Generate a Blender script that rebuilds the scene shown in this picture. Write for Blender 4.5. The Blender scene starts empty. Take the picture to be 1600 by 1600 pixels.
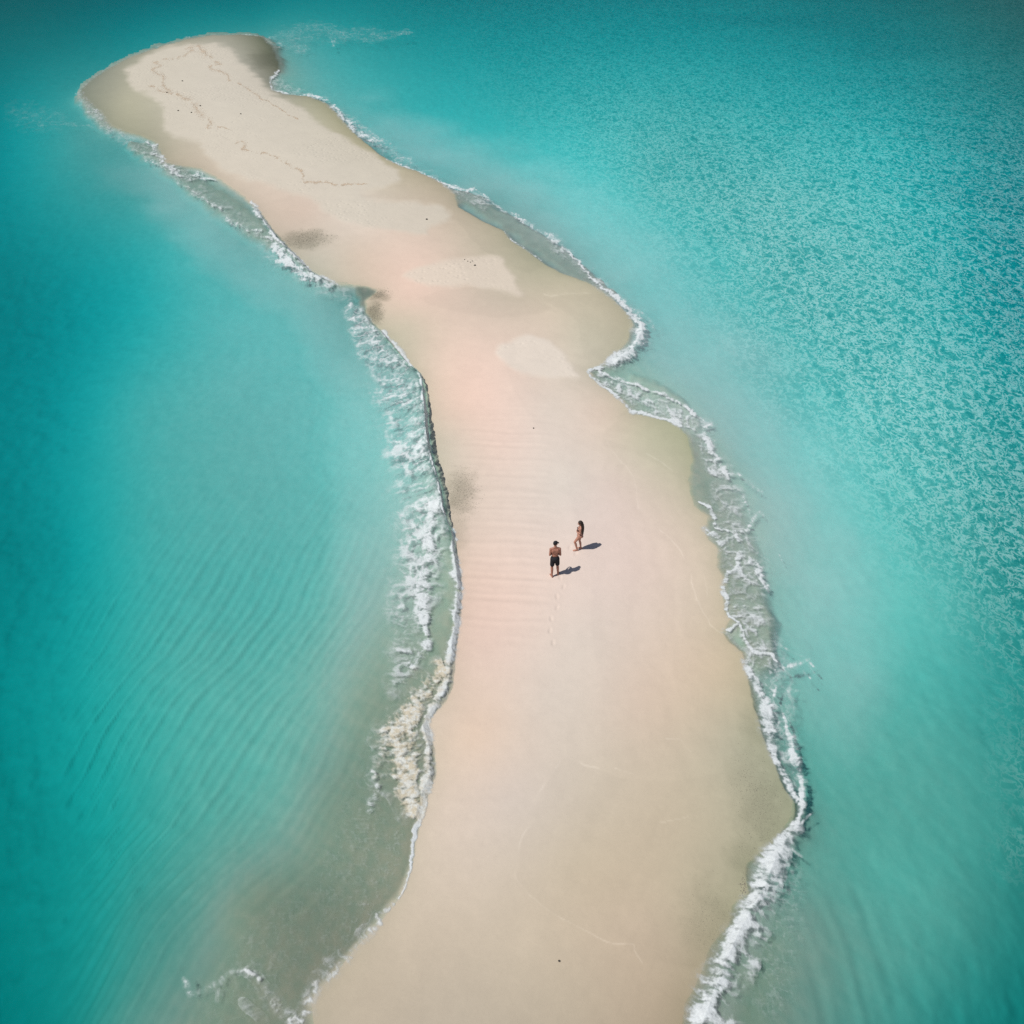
import bpy, bmesh, math, random
import numpy as np
from mathutils import Vector, Matrix

random.seed(7)
rng = np.random.default_rng(7)
S = bpy.context.scene
COL = S.collection

# ------------------------------------------------------------------ camera, sky, sun, exposure
H_CAM, PITCH, F = 29.0, math.radians(39.0), 1600.0
SP, CP = math.sin(PITCH), math.cos(PITCH)
cam = bpy.data.cameras.new('camera')
cam.sensor_width = 36.0; cam.lens = 36.0 * F / 1600.0
cam.clip_start = 0.1; cam.clip_end = 6000
cam_ob = bpy.data.objects.new('camera', cam); COL.objects.link(cam_ob)
cam_ob.location = (0, 0, H_CAM); cam_ob.rotation_euler = (math.pi / 2 - PITCH, 0, 0)
S.camera = cam_ob

SUN_TO = Vector((-0.93, -0.37, 0)).normalized() * math.cos(math.radians(58)) + Vector((0, 0, math.sin(math.radians(58))))
W = bpy.data.worlds.new('World'); S.world = W; W.use_nodes = True
wn = W.node_tree; bg = wn.nodes['Background']
sky = wn.nodes.new('ShaderNodeTexSky'); sky.sky_type = 'NISHITA'; sky.sun_disc = False
sky.sun_elevation = math.radians(58)
sky.sun_rotation = math.atan2(SUN_TO.x, SUN_TO.y)
wn.links.new(sky.outputs[0], bg.inputs[0]); bg.inputs[1].default_value = 0.06
sl = bpy.data.lights.new('sun', 'SUN'); sl.energy = 4.0; sl.angle = math.radians(0.53); sl.color = (1, 0.96, 0.9)
so = bpy.data.objects.new('sun', sl); COL.objects.link(so)
so.rotation_euler = SUN_TO.to_track_quat('Z', 'Y').to_euler(); so.location = (-60, -24, 90)
S.view_settings.view_transform = 'Standard'; S.view_settings.look = 'None'
S.view_settings.exposure = 0.0; S.view_settings.gamma = 1.0
S.render.engine = 'CYCLES'
S.cycles.max_bounces = 6; S.cycles.transparent_max_bounces = 12
S.cycles.use_denoising = False

# ------------------------------------------------------------------ helpers
def ground(px, py):
    """photo pixel (1600 px frame) -> point of the ground plane z = 0, in metres"""
    u = (np.asarray(px, float) - 800) / F; v = (np.asarray(py, float) - 800) / F
    t = H_CAM / (SP + v * CP)
    return u * t, t * (CP - v * SP)

def g3(px, py, z=0.0):
    x, y = ground(px, py); return Vector((float(x), float(y), z))

def hsh(ix, iy, seed):
    h = (ix.astype(np.int64) * 374761393 + iy.astype(np.int64) * 668265263 + seed * 1274126177) & 0xFFFFFFFF
    h = ((h ^ (h >> 13)) * 1274126177) & 0xFFFFFFFF
    h = ((h ^ (h >> 16)) * 2246822519) & 0xFFFFFFFF
    return ((h ^ (h >> 15)) & 0xFFFFFF) / float(0xFFFFFF)

def noise(x, y, seed=0):
    ix = np.floor(x); iy = np.floor(y); fx = x - ix; fy = y - iy
    fx = fx * fx * fx * (fx * (fx * 6 - 15) + 10); fy = fy * fy * fy * (fy * (fy * 6 - 15) + 10)
    a = hsh(ix, iy, seed); b = hsh(ix + 1, iy, seed); c = hsh(ix, iy + 1, seed); d = hsh(ix + 1, iy + 1, seed)
    return (a + (b - a) * fx) * (1 - fy) + (c + (d - c) * fx) * fy      # 0..1

def fbm(x, y, oct=4, seed=0, gain=.5):
    s = 0; a = 1; t = 0
    for k in range(oct):
        c, sn = math.cos(.7 * k + .3), math.sin(.7 * k + .3)
        s = s + a * noise((c * x - sn * y) * 2 ** k + 17.3 * k, (sn * x + c * y) * 2 ** k - 9.1 * k, seed + k); t += a; a *= gain
    return s / t

def ridged(x, y, oct=3, seed=0):
    s = 0; a = 1; t = 0
    for k in range(oct):
        s = s + a * (1 - np.abs(2 * noise(x * 2 ** k + 31 * k, y * 2 ** k + 7 * k, seed + k) - 1)); t += a; a *= .5
    return s / t

def sstep(a, b, x):
    t = np.clip((x - a) / (b - a), 0, 1); return t * t * (3 - 2 * t)

def lin(c):
    c = np.asarray(c, float) / 255.0
    return np.where(c <= .04045, c / 12.92, ((c + .055) / 1.055) ** 2.4)

def poly_dist(X, Y, pts, closed=False):
    """distance to a polyline, and the running value (index + t) of the nearest point"""
    P = np.asarray(pts, float)
    if closed: P = np.vstack([P, P[:1]])
    best = np.full(X.shape, 1e18); arg = np.zeros(X.shape)
    for i in range(len(P) - 1):
        ax, ay = P[i, 0], P[i, 1]; bx, by = P[i + 1, 0] - ax, P[i + 1, 1] - ay
        l2 = bx * bx + by * by + 1e-12
        t = np.clip(((X - ax) * bx + (Y - ay) * by) / l2, 0, 1)
        d = (X - ax - t * bx) ** 2 + (Y - ay - t * by) ** 2
        m = d < best
        best = np.where(m, d, best); arg = np.where(m, i + t, arg)
    return np.sqrt(best), arg

def inside(X, Y, pts):
    P = np.asarray(pts, float); r = np.zeros(X.shape, bool); j = len(P) - 1
    for i in range(len(P)):
        xi, yi, xj, yj = P[i, 0], P[i, 1], P[j, 0], P[j, 1]
        if yi != yj:
            r ^= ((yi > Y) != (yj > Y)) & (X < (xj - xi) * (Y - yi) / (yj - yi) + xi)
        j = i
    return r

def smooth(pts, k=6, closed=False):
    P = np.asarray(pts, float); n = len(P); out = []
    for i in range(n if closed else n - 1):
        g = (lambda j: P[j % n]) if closed else (lambda j: P[min(max(j, 0), n - 1)])
        p0, p1, p2, p3 = g(i - 1), g(i), g(i + 1), g(i + 2)
        for t in np.arange(k) / k:
            out.append(.5 * (2 * p1 + (p2 - p0) * t + (2 * p0 - 5 * p1 + 4 * p2 - p3) * t * t + (3 * p1 - p0 - 3 * p2 + p3) * t ** 3))
    if not closed: out.append(P[-1])
    return np.array(out)

class TPS:
    """smooth surface through scattered values"""
    def __init__(s, pts, vals, reg=0.02):
        s.p = np.asarray(pts, float) / 400.0; v = np.asarray(vals, float); n = len(s.p)
        K = s.k(np.hypot(s.p[:, None, 0] - s.p[None, :, 0], s.p[:, None, 1] - s.p[None, :, 1])) + reg * np.eye(n)
        Pm = np.hstack([np.ones((n, 1)), s.p])
        A = np.zeros((n + 3, n + 3)); A[:n, :n] = K; A[:n, n:] = Pm; A[n:, :n] = Pm.T
        s.w = np.linalg.solve(A, np.vstack([v, np.zeros((3, v.shape[1]))]))
    @staticmethod
    def k(r): return np.where(r > 1e-9, r * r * np.log(np.maximum(r, 1e-9)), 0)
    def __call__(s, X, Y):
        x = (X / 400.0).ravel(); y = (Y / 400.0).ravel(); n = len(s.p)
        out = np.outer(np.ones_like(x), s.w[n]) + np.outer(x, s.w[n + 1]) + np.outer(y, s.w[n + 2])
        for i in range(n):
            out += np.outer(s.k(np.hypot(x - s.p[i, 0], y - s.p[i, 1])), s.w[i])
        return out.reshape(X.shape + (-1,))

class Field:
    """coarse table of smooth fields, looked up bilinearly"""
    def __init__(s, x0, x1, y0, y1, st):
        s.xs = np.arange(x0, x1 + st, st); s.ys = np.arange(y0, y1 + st, st); s.st = st
        s.X, s.Y = np.meshgrid(s.xs, s.ys)
    def look(s, A, X, Y):
        fx = np.clip((X - s.xs[0]) / s.st, 0, len(s.xs) - 1.001); fy = np.clip((Y - s.ys[0]) / s.st, 0, len(s.ys) - 1.001)
        i = fx.astype(int); j = fy.astype(int); fx = fx - i; fy = fy - j
        if A.ndim == 3: fx = fx[..., None]; fy = fy[..., None]
        return (A[j, i] * (1 - fx) + A[j, i + 1] * fx) * (1 - fy) + (A[j + 1, i] * (1 - fx) + A[j + 1, i + 1] * fx) * fy

def link(name, me, mat=None, parent=None):
    o = bpy.data.objects.new(name, me); COL.objects.link(o)
    if mat is not None:
        me.materials.clear(); me.materials.append(mat)
    if parent is not None: o.parent = parent
    return o

def grid_mesh(name, X, Y, Z, keep=None, attrs=None):
    ny, nx = X.shape
    idx = np.arange(nx * ny).reshape(ny, nx)
    q = np.stack([idx[:-1, :-1], idx[1:, :-1], idx[1:, 1:], idx[:-1, 1:]], -1)
    q = q[keep] if keep is not None else q.reshape(-1, 4)
    co = np.stack([X, Y, Z], -1).reshape(-1, 3)
    attrs = {k: v.reshape((-1,) + v.shape[2:]) for k, v in (attrs or {}).items()}
    if keep is not None:
        used = np.unique(q); re = np.full(nx * ny, -1); re[used] = np.arange(len(used))
        q = re[q]; co = co[used]; attrs = {k: v[used] for k, v in attrs.items()}
    return raw_mesh(name, co, q, attrs)

def raw_mesh(name, co, faces, attrs=None, smooth=True):
    co = np.asarray(co, np.float32); faces = np.asarray(faces, np.int32); k = faces.shape[1]
    me = bpy.data.meshes.new(name)
    me.vertices.add(len(co)); me.vertices.foreach_set('co', co.ravel())
    me.loops.add(faces.size); me.loops.foreach_set('vertex_index', faces.ravel())
    me.polygons.add(len(faces)); me.polygons.foreach_set('loop_start', np.arange(0, faces.size, k, dtype=np.int32))
    me.polygons.foreach_set('use_smooth', np.full(len(faces), smooth))
    for nm, v in (attrs or {}).items():
        if v.ndim == 1:
            a = me.attributes.new(nm, 'FLOAT', 'POINT'); a.data.foreach_set('value', v.astype(np.float32))
        else:
            a = me.attributes.new(nm, 'FLOAT_COLOR', 'POINT')
            a.data.foreach_set('color', np.hstack([v, np.ones((len(v), 1))]).astype(np.float32).ravel())
    me.update(calc_edges=True); me.validate()
    return me

class NT:
    """tiny node helper"""
    def __init__(s, name):
        s.m = bpy.data.materials.new(name); s.m.use_nodes = True; s.t = s.m.node_tree
        for n in list(s.t.nodes): s.t.nodes.remove(n)
        s.out = s.n('OutputMaterial')
    def n(s, typ, **kw):
        nd = s.t.nodes.new('ShaderNode' + typ)
        for k, v in kw.items(): setattr(nd, k, v)
        return nd
    def put(s, sock, v):
        if isinstance(v, bpy.types.NodeSocket): s.t.links.new(v, sock)
        else: sock.default_value = v
    def math(s, op, a, b=0.0, clamp=False, c=None):
        nd = s.n('Math', operation=op, use_clamp=clamp)
        if c is not None: s.put(nd.inputs[2], c)
        s.put(nd.inputs[0], a); s.put(nd.inputs[1], b); return nd.outputs[0]
    def mix(s, f, a, b):
        nd = s.n('Mix', data_type='RGBA'); s.put(nd.inputs[0], f); s.put(nd.inputs[6], a); s.put(nd.inputs[7], b); return nd.outputs[2]
    def attr(s, nm, fac=True):
        nd = s.n('Attribute', attribute_name=nm); return nd.outputs['Fac' if fac else 'Color']
    def rng(s, v, a, b, c=0.0, d=1.0):
        nd = s.n('MapRange', interpolation_type='SMOOTHSTEP'); s.put(nd.inputs[0], v)
        for i, x in enumerate((a, b, c, d)): s.put(nd.inputs[1 + i], x)
        return nd.outputs[0]
    def noise(s, vec, scale, detail=3.0, rough=.5, dist=0.0):
        nd = s.n('TexNoise'); s.put(nd.inputs['Vector'], vec)
        for k, x in (('Scale', scale), ('Detail', detail), ('Roughness', rough), ('Distortion', dist)): s.put(nd.inputs[k], x)
        return nd.outputs[0]
    def bump(s, h, strength, dist, normal=None):
        nd = s.n('Bump'); s.put(nd.inputs['Strength'], strength); s.put(nd.inputs['Distance'], dist); s.put(nd.inputs['Height'], h)
        if normal is not None: s.put(nd.inputs['Normal'], normal)
        return nd.outputs[0]
    def pos(s): return s.n('NewGeometry').outputs['Position']
    def mapping(s, vec, scale=(1, 1, 1), rot=(0, 0, 0)):
        nd = s.n('Mapping'); s.put(nd.inputs[0], vec); nd.inputs['Scale'].default_value = scale; nd.inputs['Rotation'].default_value = rot
        return nd.outputs[0]

def simple(name, col, rough=.7, var=.15, scale=30.0, bump=.2, spec=.3):
    n = NT(name); tc = n.n('TexCoord').outputs['Object']
    f = n.noise(tc, scale, 4)
    c = n.mix(f, tuple(x * (1 - var) for x in col) + (1,), tuple(min(1, x * (1 + var)) for x in col) + (1,))
    p = n.n('BsdfPrincipled'); n.put(p.inputs['Base Color'], c); p.inputs['Roughness'].default_value = rough
    p.inputs['Specular IOR Level'].default_value = spec
    n.put(p.inputs['Normal'], n.bump(f, bump, .004)); n.t.links.new(p.outputs[0], n.out.inputs[0])
    return n.m

# ------------------------------------------------------------------ the sandbar's outline (ground points read off at the photo's pixels)
LEFT = [(430, 1900), (470, 1700), (487, 1620), (489, 1600), (486, 1562), (510, 1535), (537, 1504), (580, 1454), (624, 1401), (638, 1372), (646, 1348), (652, 1308),
        (660, 1272), (670, 1238), (680, 1212), (678, 1172), (667, 1128), (680, 1110), (695, 1098), (706, 1075), (709, 1038), (712, 1000), (718, 958), (720, 915), (716, 880),
        (710, 845), (700, 811), (695, 780), (687, 750), (677, 714), (672, 680), (669, 645), (664, 600), (655, 579), (636, 564), (617, 541), (600, 520), (582, 504),
        (573, 486), (573, 470), (584, 459), (594, 453), (569, 447), (531, 445), (509, 437), (483, 421), (464, 400), (451, 388), (434, 369), (424, 358), (411, 340), (397, 321),
        (372, 300), (339, 277), (312, 263), (278, 258), (258, 254), (252, 238), (244, 222), (222, 212), (196, 206), (172, 196), (160, 178), (146, 165), (130, 152),
        (127, 142), (140, 128), (164, 111), (202, 90), (252, 72), (297, 60), (331, 55), (375, 54), (408, 57)]
RIGHT = [(424, 72), (434, 97), (436, 109), (421, 124), (425, 140), (447, 147), (481, 150), (508, 160), (527, 178), (545, 199), (565, 218), (592, 240), (606, 249), (627, 259), (650, 266),
         (689, 285), (708, 300), (716, 323), (749, 343), (788, 361), (798, 375), (820, 389), (848, 411), (880, 428), (915, 440), (940, 454), (962, 471), (986, 496), (990, 507), (980, 534),
         (960, 556), (946, 568), (920, 578), (926, 590), (946, 607), (974, 627), (985, 644), (1019, 651), (1058, 663), (1076, 685), (1082, 720), (1076, 750), (1078, 772),
         (1084, 790), (1106, 806), (1101, 825), (1107, 842), (1121, 857), (1120, 882), (1130, 900), (1129, 930), (1135, 957), (1143, 968), (1130, 988), (1140, 1004),
         (1159, 1020), (1165, 1050), (1175, 1082), (1182, 1117), (1191, 1150), (1208, 1187), (1225, 1231), (1242, 1253), (1238, 1284), (1216, 1309), (1168, 1350),
         (1165, 1369), (1168, 1394), (1145, 1416), (1140, 1447), (1119, 1467), (1103, 1500), (1087, 1541), (1072, 1566), (1065, 1600), (1060, 1620), (1045, 1700), (1010, 1900)]
OUTLINE = LEFT + RIGHT
OUT_W = np.stack(ground(*np.array(OUTLINE, float).T), -1)
FT = Field(-420, 2020, -200, 1960, 2.5)
WX, WY = ground(FT.X, FT.Y)

# signed distance to the waterline in metres, positive on land, with a natural wobble
d_m, _ = poly_dist(WX, WY, OUT_W, True)
land = inside(WX, WY, OUT_W)
SD = np.where(land, d_m, -d_m)
SD = SD + np.exp(-np.abs(SD) / .5) * .22 * (fbm(WX * 1.6, WY * 1.6, 4, 3) - .5)

# ------------------------------------------------------------------ sea: depth and seabed tone
LIGHT = 1.12                       # what sun and sky make of a white level surface
SAND = np.array([.61, .58, .535])
ABS_R, ABS_G, ABS_B = .62, .080, .062     # per metre
def path_len(py):
    # metres of water crossed per metre of depth: down along the sun's ray, up along the line of sight
    return 1 / math.sin(math.radians(58)) + 1 / np.sin(PITCH + np.arctan((np.clip(py, -40, 1640) - 800) / F))
SEA_PTS = [(0,0,3,98,107),(100,20,3,111,110),(50,150,36,146,140),(0,200,10,139,134),(0,400,3,126,143),(0,600,3,132,147),(0,800,3,127,136),(0,1000,3,135,133),(0,1200,3,127,118),(0,1400,3,123,112),(0,1600,3,118,104),
 (100,300,42,146,148),(200,300,72,154,155),(100,420,6,140,161),(100,600,18,144,166),(100,800,17,145,153),(100,1000,26,146,139),(100,1200,20,144,131),(100,1400,22,134,121),(100,1550,34,131,115),(200,400,31,155,175),(200,600,66,162,191),
 (200,800,60,157,164),(200,1000,60,159,153),(200,1200,48,148,138),(200,1400,64,139,123),(200,1560,86,139,120),(300,330,87,170,173),(300,450,69,170,198),(300,600,91,172,211),(300,800,87,168,181),(300,1000,88,167,164),(300,1200,86,162,146),
 (300,1400,89,142,122),(300,1500,105,138,115),(400,430,84,176,201),(400,550,90,176,214),(400,700,97,172,206),(400,900,86,170,175),(400,1100,101,168,157),(400,1300,113,157,130),(400,1430,130,133,101),(500,500,99,179,210),(500,600,98,177,213),
 (500,800,100,173,192),(500,950,107,171,168),(500,1100,119,165,142),(500,1250,128,146,109),(500,1400,114,125,85),(570,600,126,191,218),(580,700,115,187,204),(600,850,133,179,175),(600,950,140,168,149),(580,1100,137,147,116),(560,1200,118,134,98),
 (600,1350,170,144,93),(420,1560,136,131,96),(200,230,80,153,144),(350,340,110,182,185),(130,200,88,154,141),(200,30,4,128,124),(400,20,22,135,139),(500,100,87,176,182),(600,50,42,152,162),(600,130,70,174,183),(700,220,69,181,185),
 (800,20,14,149,149),(800,150,56,174,176),(1000,50,24,161,147),(1000,200,98,198,187),(1200,20,3,144,128),(1200,150,56,186,162),(1400,50,3,136,127),(1400,200,53,194,165),(1600,0,3,39,60),(1600,200,3,154,143),(1590,400,18,179,147),
 (1600,600,65,185,153),(1600,800,93,181,160),(1600,1000,61,160,157),(1600,1200,63,156,167),(1600,1400,56,145,152),(1600,1600,25,135,131),(800,280,86,186,189),(900,350,99,195,197),(1000,450,104,191,195),(1100,500,106,194,188),(1050,550,122,189,179),
 (1100,600,133,186,172),(1000,300,104,196,195),(1200,300,121,206,187),(1200,450,119,201,189),(1400,400,110,207,178),(1400,600,137,212,185),(1200,600,112,195,183),(1150,700,132,193,173),(1250,750,126,198,183),(1300,900,118,195,190),(1250,900,124,192,181),
 (1400,800,118,198,186),(1500,700,130,207,179),(1500,900,100,187,176),(1350,1050,105,185,190),(1300,1100,105,177,182),(1350,1250,94,161,174),(1450,1200,89,162,176),(1300,1400,110,162,159),(1250,1450,130,154,139),(1200,1550,126,143,125),(1300,1550,107,157,141),
 (1400,1500,90,158,152),(1500,1400,86,157,164),(1500,1550,58,152,150),(1400,1350,90,171,178),(1270,1270,104,173,178),(1235,1370,118,164,154),(1105,760,159,168,137),(1150,850,157,175,149),(1180,960,151,186,169),(1120,720,153,166,134),(1010,590,159,184,169),
 (880,400,99,137,123),(830,365,99,138,124),(745,310,95,148,139),(430,85,126,163,154),(355,322,102,146,136),(322,292,123,168,159),(390,345,95,146,141),(300,280,123,170,161),(575,460,80,128,135),(500,412,113,161,169),(930,400,102,187,190),
 (860,350,97,184,186),(1030,480,96,186,188),(980,440,100,187,190),(700,262,74,173,179),(620,215,74,174,184),(540,150,86,177,185),(1240,1000,116,185,177),(1275,1150,95,173,180),(440,1380,124,142,107),(350,1480,116,138,108),(520,1180,123,152,121),
 (250,1580,103,138,115),(440,1250,112,160,131),(400,1200,99,167,144)]
sp = np.array(SEA_PTS, float)  # seabed depth and tone, with lens vignetting in the corners put in
tgt = np.maximum(lin(sp[:, 2:]), .004)
ratio = np.log((SAND[0] / SAND[1]) / (tgt[:, 0] / tgt[:, 1]))
PATH = path_len(sp[:, 1])
dep = np.clip(ratio / ((ABS_R - ABS_G) * PATH), .06, 3.6)
tone = np.clip(tgt[:, 1] / (SAND[1] * np.exp(-ABS_G * PATH * dep) * LIGHT), .25, 1.5)
sea = TPS(sp[:, :2], np.stack([np.log(dep), np.log(tone)], -1), .03)
cl = (np.clip(FT.X, -60, 1660), np.clip(FT.Y, -40, 1640))
q4 = (slice(None, None, 4), slice(None, None, 4))
FQ = Field(-420, 2020, -200, 1960, 10.0)
sv = sea(np.clip(FQ.X, -60, 1660), np.clip(FQ.Y, -40, 1640))
DEPTH = np.exp(np.clip(sv[..., 0], math.log(.05), math.log(4.2))); TONE = np.exp(np.clip(sv[..., 1], math.log(.25), math.log(1.45)))

# the choppy part of the sea
CHOP_LINE = [(560, -260), (600, 0), (680, 60), (800, 140), (950, 285), (1080, 400), (1150, 500), (1230, 600), (1330, 720), (1450, 860), (1540, 960), (1620, 1040), (1620, 1320), (2100, 1500), (2100, -260)]
cd, _ = poly_dist(FQ.X, FQ.Y, CHOP_LINE, True)
csd = np.where(inside(FQ.X, FQ.Y, CHOP_LINE), cd, -cd)
CHOP = sstep(-110, 130, csd + 50 * (fbm(FQ.X / 60, FQ.Y / 60, 3, 11) - .5)) * (1 - .35 * sstep(260, 20, FQ.Y))

# breaking bore along the left shore: crest line and height
CREST = [(566, 470, .04), (566, 490, .1), (578, 507, .16), (597, 525, .22), (612, 545, .28), (632, 569, .30), (651, 584, .38), (659, 602, .48), (663, 646, .62), (665, 682, .72), (670, 716, .78), (680, 752, .78),
         (688, 782, .72), (694, 813, .58), (705, 847, .36), (711, 882, .22), (715, 915, .18), (713, 958, .15), (707, 1000, .13), (704, 1038, .12), (700, 1072, .12), (690, 1093, .1), (668, 1118, .1), (660, 1132, .1),
         (671, 1172, .1), (672, 1212, .1), (660, 1240, .08), (650, 1275, .06), (640, 1310, .04), (632, 1350, .02)]
CREST2 = [(395, 325, .12), (409, 344, .2), (421, 362, .25), (431, 374, .25), (448, 393, .28), (461, 405, .26), (480, 426, .24), (507, 441, .15), (528, 449, .05)]
CREST3 = [(545, 448, .05), (549, 478, .12), (556, 505, .14), (574, 530, .12), (590, 560, .05)]
CREST4 = [(1252, 1215, .02), (1256, 1245, .03), (1250, 1280, .06), (1236, 1312, .12), (1210, 1345, .2), (1196, 1385, .22), (1178, 1418, .22), (1158, 1452, .22), (1135, 1500, .22), (1118, 1545, .2), (1100, 1590, .18), (1085, 1640, .1)]
CREST5 = [(1000, 500, .1), (1003, 518, .14), (992, 545, .16), (968, 562, .12)]

def crest_height(pts, X, Y, front, back):
    P = np.array(pts, float); w = np.stack(ground(P[:, 0], P[:, 1]), -1)
    d, a = poly_dist(X, Y, w)
    A = np.interp(a, np.arange(len(P)), P[:, 2])
    i = np.clip(a.astype(int), 0, len(P) - 2)
    tx = w[i + 1, 0] - w[i, 0]; ty = w[i + 1, 1] - w[i, 1]
    side = (X - w[i, 0]) * ty - (Y - w[i, 1]) * tx     # >0: right of the walking direction
    return d, A, side

def bore(X, Y):
    h = np.zeros_like(X)
    lump = fbm(X * 2.2, Y * 2.2, 3, 21); fine = fbm(X * 4, Y * 4, 2, 22)
    for pts, sgn, fr, bk in ((CREST, -1, .2, 1.5), (CREST2, -1, .3, 1.1), (CREST3, -1, .35, .8), (CREST4, 1, .35, .8), (CREST5, 1, .4, .5)):
        d, A, side = crest_height(pts, X, Y, fr, bk)
        d2 = d + .07 * (fine - .5)
        front = side * sgn > 0
        prof = np.where(front, np.clip(1 - np.maximum(d2, 0) / fr, 0, 1), np.exp(-d / bk))
        h = np.maximum(h, A * prof * (.8 + .4 * lump))
    return h

# ------------------------------------------------------------------ sand tones on land
SAND_PTS = [(330,90,189,185,171),(300,130,197,192,177),(400,180,198,193,178),(500,260,208,200,183),(350,240,208,198,180),(560,340,220,208,193),(480,330,211,192,175),(560,400,211,194,175),(740,380,199,188,167),(640,470,230,203,185),(760,480,208,193,175),
 (860,500,213,198,178),(910,520,202,195,173),(700,560,228,204,186),(720,640,230,203,185),(780,700,230,206,191),(860,650,222,209,195),(940,650,222,203,185),(1000,690,200,195,170),(1050,720,194,190,164),(960,760,221,204,191),(880,760,219,209,197),
 (740,900,225,200,184),(800,940,229,205,190),(760,1000,225,200,185),(900,1000,219,206,193),(1000,900,223,204,191),(1060,850,220,203,185),(1080,950,217,201,181),(1120,1050,209,192,166),(850,1100,217,204,190),(740,1150,223,200,179),(1000,1100,215,196,177),
 (1150,1150,186,181,157),(1190,1250,178,176,151),(1100,1250,194,184,160),(950,1200,207,194,175),(800,1250,211,198,185),(700,1280,215,199,182),(900,1350,204,190,167),(1110,1400,185,177,151),(1000,1450,199,182,159),(700,1450,202,188,168),(560,1530,193,180,159),
 (700,1590,189,177,158),(900,1560,193,179,157),(1050,1560,180,164,140),(1060,1300,197,184,160),(705,690,210,198,180),(640,510,202,192,170),(500,405,196,190,173),(330,262,200,186,167),(690,1130,217,199,180),(390,85,152,152,135),(420,105,114,116,99),
 (200,160,180,177,153),(175,140,154,155,137),(230,205,165,163,141),(300,252,191,180,160),(555,212,174,168,137),(600,240,180,173,143),(480,160,170,168,143),(300,64,162,159,140),(360,60,152,152,135),(700,310,192,180,157),(760,355,192,182,158),
 (840,430,186,181,156),(930,470,199,190,166),(960,500,194,186,162),(930,560,200,193,173)]
ap = np.array(SAND_PTS, float)  # the sand's own tones, with lens vignetting toward the near end baked in
land_c = TPS(ap[:, :2], lin(ap[:, 2:]) / (LIGHT * 1.06), .004)
LANDC = np.clip(land_c(np.clip(FQ.X, 100, 1300), np.clip(FQ.Y, 40, 1640)), .08, .78)

# dry pale patches with a crisp edge
DRY = [[(256, 73), (230, 85), (202, 106), (196, 117), (207, 142), (230, 153), (246, 162), (255, 180), (260, 210), (290, 220), (314, 230), (320, 242), (336, 260), (380, 283), (430, 297), (482, 314), (505, 336), (550, 355),
        (606, 366), (666, 374), (674, 362), (707, 344), (700, 329), (674, 319), (602, 317), (565, 308), (595, 299), (625, 291), (626, 275), (594, 244), (556, 225), (500, 195), (474, 172), (425, 144), (399, 116), (376, 94), (365, 79), (335, 69), (297, 69)],
       [(629, 434), (662, 419), (711, 409), (775, 402), (790, 419), (812, 452), (816, 471), (790, 464), (737, 454), (681, 454)],
       [(772, 553), (800, 535), (827, 525), (862, 540), (890, 565), (905, 592), (880, 597), (812, 587), (780, 567)]]
DRY_GAIN = [1.0, 1.10, 1.10]
DRY_COL = [lin((213, 205, 189)) / (LIGHT * 1.08), lin((224, 211, 194)) / (LIGHT * 1.08), lin((229, 218, 204)) / (LIGHT * 1.08)]
# damp lobes left by the last swash, a shade darker
LOBE = [[(1190, 1180), (1100, 1215), (1000, 1224), (935, 1209), (905, 1199), (875, 1194), (837, 1256), (834, 1287), (816, 1312), (808, 1344), (806, 1375), (825, 1400), (862, 1431), (912, 1459), (956, 1478), (987, 1478), (1000, 1500), (1180, 1500), (1300, 1300), (1250, 1100)],
        [(650, 470), (762, 452), (830, 470), (862, 486), (825, 500), (740, 500)],
        [(990, 640), (955, 662), (943, 687), (950, 705), (1000, 718), (1040, 735), (1085, 765), (1130, 720), (1100, 650)],
        [(560, 310), (605, 317), (674, 319), (703, 331), (709, 344), (760, 400), (830, 430), (850, 380), (740, 310), (640, 262), (626, 290)],
        [(846, 470), (862, 468), (885, 463), (935, 459), (990, 480), (960, 560), (910, 560), (900, 510)]]
LOBE_K = [.975, .955, .96, .95, .96]
SWASH = [([(875, 1194), (837, 1256), (834, 1287), (816, 1312), (808, 1344), (806, 1375), (825, 1400), (862, 1431), (912, 1459), (956, 1478), (987, 1478), (992, 1490), (1003, 1507)], 1.3, .10),
         ([(905, 1197), (915, 1203), (935, 1208)], 1.5, .10), ([(960, 1208), (985, 1216), (1000, 1222)], 1.2, .08), ([(1040, 1158), (1060, 1160), (1072, 1172), (1080, 1180)], 1.3, .09),
         ([(1030, 830), (1060, 860), (1075, 890), (1090, 940), (1110, 975), (1130, 992)], 1.3, .09), ([(943, 687), (960, 715), (990, 750), (1000, 800), (1040, 830)], 1.2, .06),
         ([(1010, 712), (1035, 726), (1055, 740), (1078, 752)], 1.2, .08), ([(850, 462), (861, 467), (885, 463), (912, 460), (935, 459)], 1.2, .09), ([(858, 480), (863, 487), (857, 495)], 1.0, .07),
         ([(788, 361), (797, 374), (820, 389), (850, 411)], 1.1, .10), ([(1030, 1290), (1055, 1285), (1075, 1280)], 1.2, .07), ([(1097, 870), (1100, 905), (1106, 930)], 1.2, .06)]
DRY = [smooth(p_, 4, True) for p_ in DRY]; LOBE = [smooth(p_, 4, True) for p_ in LOBE]; SWASH = [(smooth(p_, 6), w_ * .8, k_ * .36) for p_, w_, k_ in SWASH]
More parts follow.
